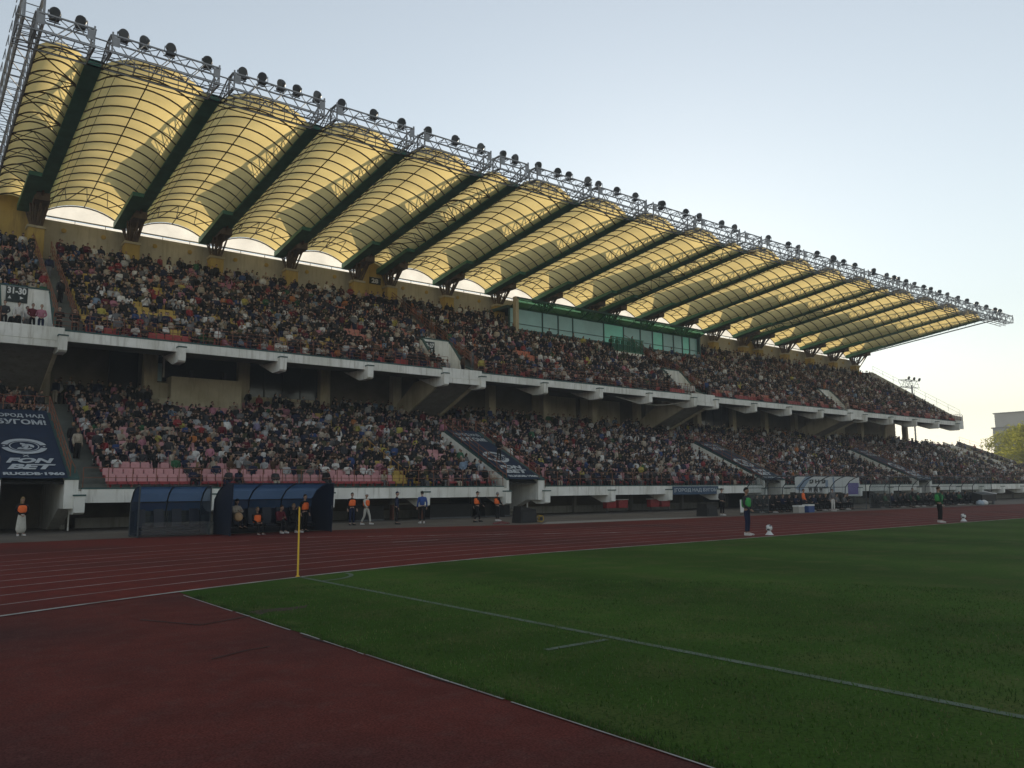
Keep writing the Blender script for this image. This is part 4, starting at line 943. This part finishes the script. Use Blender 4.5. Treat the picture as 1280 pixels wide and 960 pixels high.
def add_low(x, y, z, kd='stand', a=0.):
    sc = random.uniform(.94,1.05); R3 = np.array([[math.cos(a),-math.sin(a),0],[math.sin(a),math.cos(a),0],[0,0,1]])*sc
    items.append((TPL[kd][random.choice(['short','long'])], R3, np.array([x,y,z]), [cnames.index(random.choice(TOPS)), cnames.index(random.choice(LEGS)), nc+nh+random.randrange(len(SK)), nc+hnames.index(random.choice(HAIRS))]))
# people standing on the back walkway, in the aisles, behind the glass parapets and in the stair heads
x = XW+2
while x < XEND-1:
    x += random.uniform(.5,.95)
    if not (gx0-.6 < x < gx1+.5) and not any(abs(x-q) < .75 for q in XS): add_low(x, 67.0+random.uniform(-.2,.35), UZ0+UH*16, random.choice(['stand','stand_cross','stand_front']), random.gauss(0,.4))
for a, b in GAPS:
    for r in range(17):
        if random.random() < (.5 if a > 10 else .16): yy, zz = urow(r); add_low(b+random.uniform(.1,.8), yy-.1, zz, 'stand', random.gauss(0,.6))
    for r in range(10,18):
        if random.random() < .8: yy, zz = lrow(r); add_low(random.uniform(a,b), yy, zz, 'stand', random.gauss(0,.5))
    for k in range(3): add_low(random.uniform(a+.8,b-.4), random.uniform(54.2,56.5), 11.25, 'stand', random.gauss(0,.8))
for r in range(18):
    for a, b in GAPS:
        if random.random() < .3: yy, zz = lrow(r); add_low(b+random.uniform(.3,.9), yy-.1, zz, 'stand', random.gauss(0,.8))
for i, k in kinds.items():
    if k in ('dado','dark','open'):
        x = XS[i]+.6
        while x < XS[i]+M-.5:
            x += random.uniform(.5,.8); add_low(x, 60.2+random.uniform(-.1,1.2), LZ0+LH*17, random.choice(['stand','stand_front']), random.gauss(0,.4))
            if k != 'dado': add_low(x+.3, 61.8+random.uniform(-.3,.4), LZ0+LH*17+.3, 'stand', random.gauss(0,.4))
cr = merge_many('crowd', items, crowd_mats); cr['kind'] = 'stuff'; cr['label'] = 'dense crowd of spectators filling both tiers further along the stand'; cr['category'] = 'crowd'
# ------------------------------------------------------------------ seats
def seat_meshes():
    s = MB(); s.prismx([(.20,.40),(.20,.44),(-.14,.45),(-.19,.43),(-.20,.30),(-.18,.30),(-.165,.405),(-.13,.42)], -.235, .235); s.prismx([(.18,.0),(.18,.40),(.12,.40),(.12,.0)], -.05, .05)
    b = MB(); ys = [.19,.205,.225,.25,.275]; zs = [.42,.52,.64,.76,.86]; vs = []
    for y, z in zip(ys, zs):
        hw = .235 if z < .8 else .20
        for k in range(5): u = -1+k/2; vs.append((u*hw, y-.035*u*u, z))
    nv = len(vs); vs += [(x, y+.02, z) for x, y, z in vs]; fs = []
    for j in range(4):
        for k in range(4): q = j*5+k; fs += [(q,q+1,q+6,q+5),(nv+q,nv+q+5,nv+q+6,nv+q+1)]
    for k in range(4): fs.append((20+k,21+k,nv+21+k,nv+20+k)); fs.append((k,nv+k,nv+k+1,k+1))
    for j in range(4): fs.append((j*5,j*5+5,nv+j*5+5,nv+j*5)); fs.append((j*5+4,nv+j*5+4,nv+j*5+9,j*5+9))
    b.add(vs, fs); return s, b
seatM, backM = seat_meshes()
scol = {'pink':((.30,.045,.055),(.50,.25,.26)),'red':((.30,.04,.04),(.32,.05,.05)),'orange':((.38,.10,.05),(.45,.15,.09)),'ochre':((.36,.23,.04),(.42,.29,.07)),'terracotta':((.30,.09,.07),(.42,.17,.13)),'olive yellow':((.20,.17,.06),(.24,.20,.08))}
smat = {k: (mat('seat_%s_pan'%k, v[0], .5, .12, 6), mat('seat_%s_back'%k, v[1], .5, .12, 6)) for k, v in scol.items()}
def seat_colour(s):
    tier, r, x = s[0], s[1], s[2]
    if tier == 'lower':
        if x > 132: return 'olive yellow'
        return 'pink' if not (26.2 < x < 29) else 'ochre'
    if r == 0: return 'red'
    if x < 27: return 'ochre' if r < 12 and not (18 < x < 22 and r > 8) else 'terracotta'
    return 'terracotta' if (int(x/9)+r//4)%3 else 'orange'
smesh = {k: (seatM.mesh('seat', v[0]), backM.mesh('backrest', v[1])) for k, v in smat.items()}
free = sorted([s for s in spots if not s[5]], key=depth); near_s = [s for s in free if vis(s)][:290]; ns = set(id(s) for s in near_s)
for s in near_s:
    k = seat_colour(s); t = empty('stadium_seat', (s[2],s[3],s[4]), 'empty %s plastic seat, %s tier %s row, %s'%(k, s[0], ordw(s[1]+1), place_words(s)), 'seat', 'empty stadium seats')
    for nm, me in zip(('seat','backrest'), smesh[k]): o = D.objects.new(nm, me); C.objects.link(o); o.parent = t
def arrays(me):
    nv = len(me.vertices); co = np.empty(nv*3, np.float32); me.vertices.foreach_get('co', co); nf = len(me.polygons); lt = np.empty(nf, np.int32); me.polygons.foreach_get('loop_total', lt)
    li = np.empty(len(me.loops), np.int32); me.loops.foreach_get('vertex_index', li); mi = np.empty(nf, np.int32); me.polygons.foreach_get('material_index', mi); return co.reshape(-1,3), li, lt, mi
sj = arrays(mesh_join([(seatM,0),(backM,1)], 'sj', [])); keys = list(smat); sm = [m for k in keys for m in smat[k]]; items2 = []
for s in spots:
    if id(s) in ns: continue
    k = keys.index(seat_colour(s)); items2.append((sj, np.eye(3), np.array([s[2],s[3],s[4]]), [2*k,2*k+1]))
st_ = merge_many('stadium_seats', items2, sm); st_['kind'] = 'stuff'; st_['label'] = 'rows of coloured plastic seats under the crowd of both tiers'; st_['category'] = 'seats'
# ------------------------------------------------------------------ dugouts
def dugout(x0, x1, yf, depth_, H, panel, roofm, frame, nb, label, sides=True, lower=True, seats=True, front_roof=.0, seatcol=None):
    t = empty('team_shelter', ((x0+x1)/2, yf, 0), label, 'team shelter'); yb = yf+depth_
    def pr(k):   # curved back and roof, k from 0 (ground at back) to 1 (front edge of roof)
        pts = [(yb,0),(yb,.5*H),(yb-.06,.68*H),(yb-.26*depth_,.86*H),(yb-.5*depth_,.95*H),(yb-.75*depth_,H),(yf-front_roof,H)]
        return pts
    P_ = pr(0)
    mb = MB()
    for i in range(len(P_)-1):
        m_ = 0 if i < 1 else 1
        (ya,za),(yc,zc) = P_[i],P_[i+1]
        mb.add([(x0,ya,za),(x1,ya,za),(x1,yc,zc),(x0,yc,zc)], [(0,1,2,3)], m_)
    mb.build('back_panel', [panel, roofm], t, smooth=False)
    if sides:
        for xx in (x0, x1):
            mb = MB(); q = [(xx,y,z) for y, z in P_]+[(xx,yf+.05,H*.5),(xx,yf+.05,0.05)]; mb.add(q, [tuple(range(len(q)))]); mb.build('side_panel', panel, t)
    for k in range(nb+1):
        xx = x0+(x1-x0)*k/nb; mb = MB(); mb.path([(xx,y-.02,z+.01) for y, z in P_], .035, 5)
        if k in (0, nb): mb.tube((xx,yf-front_roof,H),(xx,yf+.05,0),.035,5); mb.tube((xx,yf,.05),(xx,yb,.05),.03,4)
        mb.build('arch_frame', frame, t)
    mb = MB()
    for (y, z) in (P_[6],P_[5],P_[2],(yb-.02,.06)): mb.tube((x0,y,z),(x1,y,z),.03,5)
    mb.build('long_rail', frame, t)
    if seats:
        n = max(2,int((x1-x0-.3)/.6)); sc_ = seatcol or BLACK
        mb = MB(); mb.box(x0+.1, x1-.1, yb-.75, yb-.35, .22, .28); mb.build('bench_frame', frame, t)
        for k in range(min(n,40)):
            cx_ = x0+.35+k*(x1-x0-.7)/(n-1); mb = MB(); mb.box(cx_-.22, cx_+.22, yb-.8, yb-.32, .36, .42); mb.prismx([(yb-.36,.42),(yb-.30,.42),(yb-.18,1.15),(yb-.24,1.17)], cx_-.21, cx_+.21); mb.build('shelter_seat', sc_, t)
    return t
FR = mat('dark_grey_frame', (.05,.06,.07), .45, .1, 3, metal=.2); FRL = mat('pale_grey_frame', (.16,.17,.18), .45, .1, 3, metal=.2)
dugout(8.75, 11.75, 36.9, 1.5, 2.17, CLEARB, BLUET, FR, 2, 'small blue team shelter with grey frame, empty, at far left', seatcol=BLUEP, lower=True)
mbx = MB(); mbx.box(8.9, 11.9, 36.92, 36.95, .05, .62); pl = mbx.build('shelter_front_board', [CLEAR]); tag(pl, 'clear plastic board across the foot of the small blue shelter', 'panel')
dugout(12.1, 16.85, 35.25, 2.3, 2.25, BLUEP, BLUET, BLUEP, 3, 'larger navy blue team shelter with people inside, left of centre', seatcol=BLUEP, front_roof=.15)
xa_, _ = px_X(947,640,36.0); xb_, _ = px_X(1070,636,36.0); xc_, _ = px_X(1100,636,36.0); xd_, _ = px_X(1228,630,36.0)
D3 = dugout(xa_, xb_, 35.0, 1.9, 2.75, CLEAR, CLEAR, FR, 6, 'glass team shelter with dark arched frame, right of centre', lower=True)
D4 = dugout(xc_, xd_, 35.0, 1.9, 2.75, CLEAR, CLEAR, FR, 8, 'second glass team shelter with dark arched frame, further right')
mb = MB(); mb.box(xa_+.1, xb_-.1, 36.78, 36.82, .1, 1.35); mb.build('seat_back_screen', BLACK, D3)
mb = MB(); mb.box(xc_+.1, xd_-.1, 36.78, 36.82, .1, 1.25); mb.build('seat_back_screen', BLACK, D4)
# people in the shelters
for k in range(5): make_person('stand_front', (64.0+k*.95,63.2,17.35), random.uniform(-.4,.4), 'green', 'black', random.choice(HAIRS), 'short', 'person in green jacket, %s from the left on the small green balcony'%ordw(k+1), 'people on the green balcony', None, 'black')
make_person('sit_fold', (12.75,36.4,.25), .35, 'beige','black','black','long','woman with long dark hair and beige top seated at left end of the navy shelter'.replace('woman','person'), None,None,'black')
make_person('sit_lap', (13.55,36.0,-.06), .1, 'black','black','fair','short','steward in orange vest sitting low inside the navy shelter','stewards in orange vests','vestorange','white', scale=.95)
make_person('sit_lean', (14.6,36.1,0), .2, 'burgundy','black','brown','short','person in dark red jacket seated in the middle of the navy shelter',None,None,'white')
make_person('sit_phone', (15.35,36.2,0), .2, 'black','black','fair','short','person in black seated right of the red jacket in the navy shelter',None,None,'white')
bag = MB(); bag.lathe((12.6,35.85,.78), (0,-1,.2), [(0,.13),(.05,.2),(.14,.2),(.19,.14)], 14); b_ = bag.build('shoulder_bag', mat('tan_leather', (.34,.22,.12), .6, .2, 4), smooth=True); tag(b_, 'round tan bag held by the long-haired person in the navy shelter', 'bag')
def shelter_people(x0, x1, yb, n, tops, where, grp, vest=None):
    for k in range(n):
        x = x0+.5+(x1-x0-1.0)*k/(n-1)+random.uniform(-.1,.1); tp = random.choice(tops)
        make_person(random.choice(['sit_lap','sit_fold','sit_lean']), (x,yb-.5,0), random.gauss(0,.2), tp, 'black' if tp != 'pale grey' else 'grey', random.choice(HAIRS), 'short', 'person in %s jacket, %s from the left inside the %s'%(tp, ordw(k+1), where), grp, vest if k == 1 else None, random.choice(['black','white']))
shelter_people(xa_, xb_, 36.9, 16, ['black','charcoal','navy','black','grey'], 'glass shelter right of centre', 'people on the first bench')
shelter_people(xc_, xd_, 36.9, 17, ['black','charcoal','green','navy','black'], 'farthest right glass shelter', 'people on the second bench')
make_person('stand_front', (xa_+4.4,34.9,0), .3, 'vestorange','black','brown','short','person in orange bib standing before the glass shelter, left part', None, None, 'white')
make_person('stand', (xa_+8.0,34.6,0), -.3, 'grey','white','dark','short','person in grey top and white shorts standing before the glass shelter', None, None, 'white')
make_person('stand', (xc_+3.0,34.5,0), .3, 'black','black','dark','short','person in black standing at left end of the farthest glass shelter', None, None, 'black')
# ------------------------------------------------------------------ small things on the track side
pole = MB(); pole.lathe((7.44,17.22,0), (0,0,1), [(0,.045),(.03,.045),(.04,.022),(1.52,.018),(1.54,.006)], 10); o = pole.build('corner_post', YELP, at=(7.44,17.22,0), smooth=True); tag(o, 'thin yellow corner post at the corner of the pitch', 'corner post')
def ball_cone(x, y, lab1, lab2):
    m_ = MB(); m_.lathe((x,y,.01), (0,0,1), [(0,.17),(.015,.17),(.02,.14),(.15,.06),(.16,.05)], 16); o = m_.build('marker_cone', WHITEP, at=(x,y,0), smooth=True); tag(o, lab2, 'cone', 'white marker cones')
    m_ = MB(); n = 14; prof = [(-.13*math.cos(PI*k/n)+.0, .13*math.sin(PI*k/n)+.0005) for k in range(n+1)]; m_.lathe((x,y,.285), (0,0,1), prof, 18)
    for k, f in enumerate(m_.f):
        j = k//18; i = k%18
        if (i//3+j//3)%3 == 0: m_.m[k] = 1
    o = m_.build('football', [WHITEP, DARKG], at=(x,y,.285), smooth=True); tag(o, lab1, 'ball', 'footballs on marker cones')
ball_cone(28.1, 19.2, 'white and dark football on the cone beside the nearer green bib', 'white cone under the nearer football at the pitch edge')
ball_cone(45.6, 19.15, 'white and dark football on the cone at far right pitch edge', 'white cone under the farther football at the pitch edge')
def wedge(x0, x1, y0, y1, h0, h1, label, reel=False):
    t = empty('stage_speaker', ((x0+x1)/2,y0,0), label, 'speaker')
    mb = MB(); mb.add([(x0,y0,0),(x1,y0,0),(x1,y1,0),(x0,y1,0),(x0+.15,y0+.1,h0),(x1,y0+.1,h1),(x1,y1,h1),(x0+.15,y1,h0)], [(0,3,2,1),(4,5,6,7),(0,1,5,4),(1,2,6,5),(2,3,7,6),(3,0,4,7)]); mb.build('cabinet', BLACK, t)
    mb = MB(); mb.box(x0+.2, x1-.06, y0+.01, y0+.03, .08, min(h0,h1)-.12); mb.build('grille', mat('dark_grille', (.025,.025,.027), .7, .3, 40), t)
wa_, _ = px_X(651,656,36.0); wb_, _ = px_X(672,656,36.0)
wedge(wa_, wb_, 36.0, 36.8, .95, .75, 'black speaker wedge standing right of the second tunnel')
wa_, _ = px_X(884,646,34.8); wb_, _ = px_X(898,646,34.8)
wedge(wa_, wb_, 34.8, 35.7, .85, .65, 'black speaker wedge left of the glass team shelter')
RX_ = px_X(677,654,36.1)[0]
mb = MB(); ring_ = [(RX_+.19*math.cos(k*PI/8),36.1,.2+.19*math.sin(k*PI/8)) for k in range(17)]; mb.path(ring_, .025, 5, 0); mb.path([(p[0],36.3,p[2]) for p in ring_], .025, 5, 0); mb.lathe((RX_,36.08,.2), (0,1,0), [(0,.10),(.24,.10)], 12, 1)
for k in range(4): mb.tube(ring_[k*4], (RX_,36.1,.2), .015, 4, 0)
o = mb.build('cable_reel', [mat('dull_yellow', (.34,.22,.03), .6, .1, 4), BLACK], smooth=False); tag(o, 'yellow cable reel against the speaker near the second tunnel', 'cable reel')
mb = MB(); mb.path([(26.9,36.0,.02),(27.5,35.7,.02),(27.9,36.3,.02),(28.2,36.2,.02)], .03, 5); mb.path([(27.1,36.3,.03),(27.6,36.2,.10),(27.8,35.8,.03)], .05, 5); o = mb.build('coiled_cable', mat('dull_red_cable',(.16,.05,.05),.6,.1,3)); tag(o, 'coiled dull red cable on paving left of the speaker', 'cable')
for k, (x0, x1, lab_) in enumerate(((23.7,25.7,'leftmost'),(29.2,32.6,'middle'),(33.8,36.0,'rightmost'))):
    t = empty('covered_cabinet', (x0,46.5,0), 'black covered cabinet under the stand, %s of three left of second tunnel'%lab_, 'cabinet', 'black cabinets under the stand')
    mb = MB(); mb.prismx([(46.2,0),(46.2,.95),(46.4,1.02),(47.3,1.0),(47.3,0)], x0, x1); mb.build('cover', BLACK, t)
    mb = MB(); mb.box(x0-.03, x1+.03, 46.15, 47.35, 0, .08); mb.build('base', DARKG, t)
for k, (x0, lab_) in enumerate(((26.4,'leftmost white-edged bench under the stand'),(46.0,'red bench under the stand, right of the second tunnel'),(51.2,'red bench under the stand, nearer the blue banner'))):
    t = empty('bench', (x0,46.6,0), lab_, 'bench', 'benches under the stand')
    mb = MB(); mb.box(x0, x0+2.6, 46.4, 46.9, .98, 1.05); mb.build('seat', WOOD if k == 0 else WHITEP, t)
    for j in range(2):
        mb = MB(); mb.prismx([(46.45,.35),(46.9,.35),(46.9,.98),(46.42,.98)], x0+.1+j*1.35, x0+1.15+j*1.35) if k else mb.box(x0+.1+j*2.2, x0+.2+j*2.2, 46.45, 46.85, 0, .98); mb.build('side', REDP if k else mat('rusty_leg', (.15,.06,.04), .7, .2, 4), t)
    for j in range(2):
        mb = MB(); mb.box(x0+.15+j*2.2, x0+.22+j*2.2, 46.5, 46.56, 0, .98); mb.build('leg', DARKG, t)
def crate(x, y, w, d, h, body, lid, label):
    t = empty('cool_box', (x,y,0), label, 'box'); mb = MB(); mb.box(x, x+w, y, y+d, 0, h*.8); mb.build('body', body, t); mb = MB(); mb.box(x-.02, x+w+.02, y-.02, y+d+.02, h*.8, h); mb.build('lid', lid, t)
bx, _ = px_X(999,642,34.2); crate(bx, 34.2, .75, .5, .55, mat('pale_grey_plastic',(.35,.34,.32),.5,.05,4), WHITEP, 'pale grey storage box on the track by the glass shelter')
crate(bx+1.3, 34.2, .8, .5, .6, mat('blue_plastic',(.03,.07,.22),.5,.05,4), WHITEP, 'blue cool box with white lid by the glass shelter')
bx, _ = px_X(926,637,35.2)
t = empty('substitution_board', (bx,35.2,0), 'white board with dark figure standing left of the glass shelter', 'board'); mb = MB(); mb.box(bx, bx+.5, 35.2, 35.24, .15, 1.05); mb.build('panel', WHITEP, t); mb = MB(); mb.tube((bx+.25,35.25,0),(bx+.25,35.25,.4),.025,5); mb.box(bx+.1,bx+.4,35.1,35.35,0,.03); mb.build('stand', DARKG, t); mb = MB(); put_text(mb,'9',(bx,35.19,.15),(1,0,0),(0,0,1),.16,.3,.18,.35,bold=.03); mb.build('figure', TGR, t)
# bags and cart at the far right
bx, _ = px_X(1240,632,34.6)
t = empty('equipment_cart', (bx,34.6,0), 'dark equipment cart with pale bar right of the farthest shelter', 'cart'); mb = MB(); mb.prismx([(34.6,.35),(35.6,.35),(35.6,1.25),(34.6,1.0)], bx-2.2, bx+1.2); mb.build('box', BLACK, t); mb = MB(); mb.tube((bx-2.2,34.55,1.35),(bx+1.2,34.55,1.05),.05,5); mb.build('handle', WHITEP, t)
for k in range(2): mb = MB(); mb.lathe((bx-1.8+k*2.4,34.6,.18),(0,1,0),[(0,.18),(.08,.18)],12); mb.build('wheel', DARKG, t)
for k, (dx, c_) in enumerate(((-2.9,'pale_grey_plastic'),(-3.8,'blue_plastic'))):
    mb = MB(); n = 8; mb.lathe((bx+dx,34.2,.0),(0.1,0,1),[(0,.3),(.12,.38),(.32,.34),(.45,.16),(.5,.05)],12); o = mb.build('kit_bag', WHITEP if k == 0 else mat('bag_blue_white',(.35,.42,.5),.7,.2,5), smooth=True); tag(o, ['white kit bag on the track beside the equipment cart','pale blue kit bag left of the white one by the cart'][k], 'bag')
# ------------------------------------------------------------------ beyond the stand
def far_building():
    t = empty('apartment_block', (338,100,0), 'grey apartment block beyond the right end of the stand', 'building')
    mb = MB(); mb.box(330,346,70,125.5,0,23.3); mb.build('wall', mat('grey_panel_wall',(.30,.31,.32),.85,.08,.3), t)
    mb = MB(); mb.box(331,345,70.5,124.9,23.3,28.8); mb.build('upper_wall', mat('pale_panel_wall',(.40,.39,.36),.85,.08,.3), t); mb = MB(); mb.box(329.5,331,69.6,125.9,23.3,23.7); mb.box(330.6,345.4,70,125.3,28.8,29.2); mb.build('roof_edge', mat('roof_edge_grey',(.16,.16,.16),.8,.1,1), t)
    for r in range(5):
        for c in range(15):
            mb = MB(); x = 330; y = 122.3-c*3.4; z = 3.5+r*4.0; mb.box(x-.06,x-.002,y,y+1.7,z,z+1.9); mb.build('window', GLASSD, t)
far_building()
LEAFM = trans_mat('spring_leaves', (.17,.19,.03), (.46,.46,.05), .55); LEAFD = trans_mat('dark_leaves', (.05,.075,.02), (.10,.14,.02), .4)
TRUNK = mat('bark', (.09,.07,.05), .9, .3, 3)
def tree(x, y, H, Rr, label, leafm, nclump=70, nl=90, leaf=.34, seed=1, zlow=.25):
    rg = random.Random(seed); t = empty('tree', (x,y,0), label, 'tree', 'trees beyond the right end of the stand')
    mb = MB(); mb.tube((x,y,0),(x+.2,y,H*.45),H*.022,8,0,H*.013); mb.tube((x+.2,y,H*.45),(x+.1,y+.1,H*.85),H*.013,6,0,H*.004); cl = []
    for k in range(nclump):
        a = rg.uniform(0,2*PI); u = rg.uniform(-1,1); rr = Rr*(1-.35*rg.random()**2)*math.sqrt(1-u*u*.85)*rg.uniform(.55,1.05); z = H*(zlow+(1-zlow)*.5)+u*H*(1-zlow)*.47; c = Vector((x+rr*math.cos(a),y+rr*math.sin(a),z)); cl.append(c)
        if k%3 == 0: s_ = Vector((x+.15,y,max(H*.22,z*.55))); mb.tube(s_, c, H*.006, 5, 0, .02)
    mb.build('trunk', TRUNK, t)
    mb = MB(); vs = []; fs = []
    for c in cl:
        cr_ = Rr*rg.uniform(.16,.32)
        for _ in range(nl):
            d = Vector((rg.gauss(0,1),rg.gauss(0,1),rg.gauss(0,.8))); d.normalize(); p = c+d*cr_*rg.random()**.4; u = Vector((rg.gauss(0,1),rg.gauss(0,1),rg.gauss(0,1))).normalized(); v = u.orthogonal().normalized(); s_ = leaf*rg.uniform(.6,1.3); n = len(vs)
            vs += [p-u*s_*.6, p+v*s_*.35, p+u*s_*.6, p-v*s_*.35]; fs.append((n,n+1,n+2,n+3))
    mb.add(vs, fs); mb.build('crown', leafm, t)
TP = [(1278,14.5,6.6,'large yellow-green tree at the right edge of the view',LEAFM,190,130,.1),(1256,9.0,3.6,'smaller yellow-green tree left of the large one',LEAFM,200,70,.08),(1230,6.5,2.6,'low pale tree in front of the grey block',LEAFM,215,40,.1),(1182,9.5,2.0,'small dark tree showing over the bowl rim',LEAFD,240,30,.15),(1296,14,6.,'tall yellow-green tree partly cut by the right edge',LEAFM,175,90,.1)]
for k, (px, H, Rr, lb, lm, X_, nc_, zl) in enumerate(TP):
    r = R_*(px-640)+F_*FPX-U_*(560-480); y = r.y*X_/r.x; tree(X_, y, H, Rr, lb, lm, nc_, 95, .42, k+3, zl)
# light rig of the far stand seen past the end of the roof
t = empty('lighting_rig', (140,64,0), 'small pale lattice rig with lamps beyond the upper end wall', 'lighting rig')
mb = MB(); mb.tube((141,66,0),(141,66,19.5),.14,6); mb.build('mast', GREY, t)
mb = MB(); lat_truss(mb, 137.5, 142.5, 65.4, 66.6, 19.0, 20.2, 1.0, .035); mb.build('lattice', GREY, t)
for k in range(3): mb = MB(); mb.lathe((138+k*1.9,65.2,20.45),(0,-1,-.3),[(0,.12),(.15,.3),(.3,.3)],10); mb.build('lamp', DARKG, t)
# wires of little lights under the upper tier
mb = MB(); mb.path([(54.5+k*.8, 53.3, 10.6-.5*math.sin(PI*min(1,k/12))) for k in range(13)], .02, 4); o = mb.build('light_string', mat('pale_cable',(.5,.48,.4),.5,0)); tag(o, 'sagging pale cable hanging under the upper tier fascia', 'cable')
hz = MB(); hz.box(-150,650,-200,500,-1.2,62); hm = D.materials.new('haze_air'); hm.use_nodes = True; hn = hm.node_tree.nodes
for n_ in list(hn):
    if n_.type == 'BSDF_PRINCIPLED': hn.remove(n_)
vp = hn.new('ShaderNodeVolumePrincipled'); vp.inputs['Density'].default_value = .0010; vp.inputs['Color'].default_value = (.86,.88,.90,1)
hm.node_tree.links.new(vp.outputs[0], [n_ for n_ in hn if n_.type == 'OUTPUT_MATERIAL'][0].inputs['Volume']); ho = hz.build('haze', hm); ho['kind'] = 'stuff'
# ------------------------------------------------------------------ light, sky, camera
sc = bpy.context.scene
w = D.worlds.new('World'); sc.world = w; w.use_nodes = True; nt = w.node_tree; bg = nt.nodes['Background']
sky = nt.nodes.new('ShaderNodeTexSky'); sky.sky_type = 'NISHITA'; sky.sun_disc = False
EL, AZ = math.radians(13), math.radians(49)
sky.sun_elevation = EL; sky.sun_rotation = AZ; sky.air_density = 1.5; sky.dust_density = .12; sky.ozone_density = 2.4; sky.altitude = 100
hs = nt.nodes.new('ShaderNodeHueSaturation'); hs.inputs['Saturation'].default_value = .46; nt.links.new(sky.outputs[0], hs.inputs['Color']); nt.links.new(hs.outputs[0], bg.inputs['Color']); bg.inputs['Strength'].default_value = .15
sl = D.lights.new('sun', 'SUN'); sl.energy = 4.5; sl.angle = math.radians(.5); sl.color = (1,.86,.66); so = D.objects.new('sun', sl); C.objects.link(so)
sd = Vector((math.sin(AZ)*math.cos(EL), math.cos(AZ)*math.cos(EL), math.sin(EL))); so.rotation_euler = sd.to_track_quat('Z','Y').to_euler(); so.location = sd*200
cam = D.cameras.new('camera'); co_ = D.objects.new('camera', cam); C.objects.link(co_); cam.sensor_width = 36; cam.lens = FPX/1280*36; cam.clip_end = 3000; cam.clip_start = .1
rm = Matrix((R_.normalized(), U_.normalized(), -F_.normalized())).transposed(); co_.matrix_world = Matrix.Translation((0,0,CAMZ)) @ rm.to_4x4(); sc.camera = co_
sc.view_settings.view_transform = 'Standard'; sc.view_settings.look = 'None'; sc.view_settings.exposure = .34; sc.view_settings.gamma = 1
sc.render.engine = 'CYCLES'; sc.cycles.max_bounces = 6; sc.cycles.transparent_max_bounces = 12
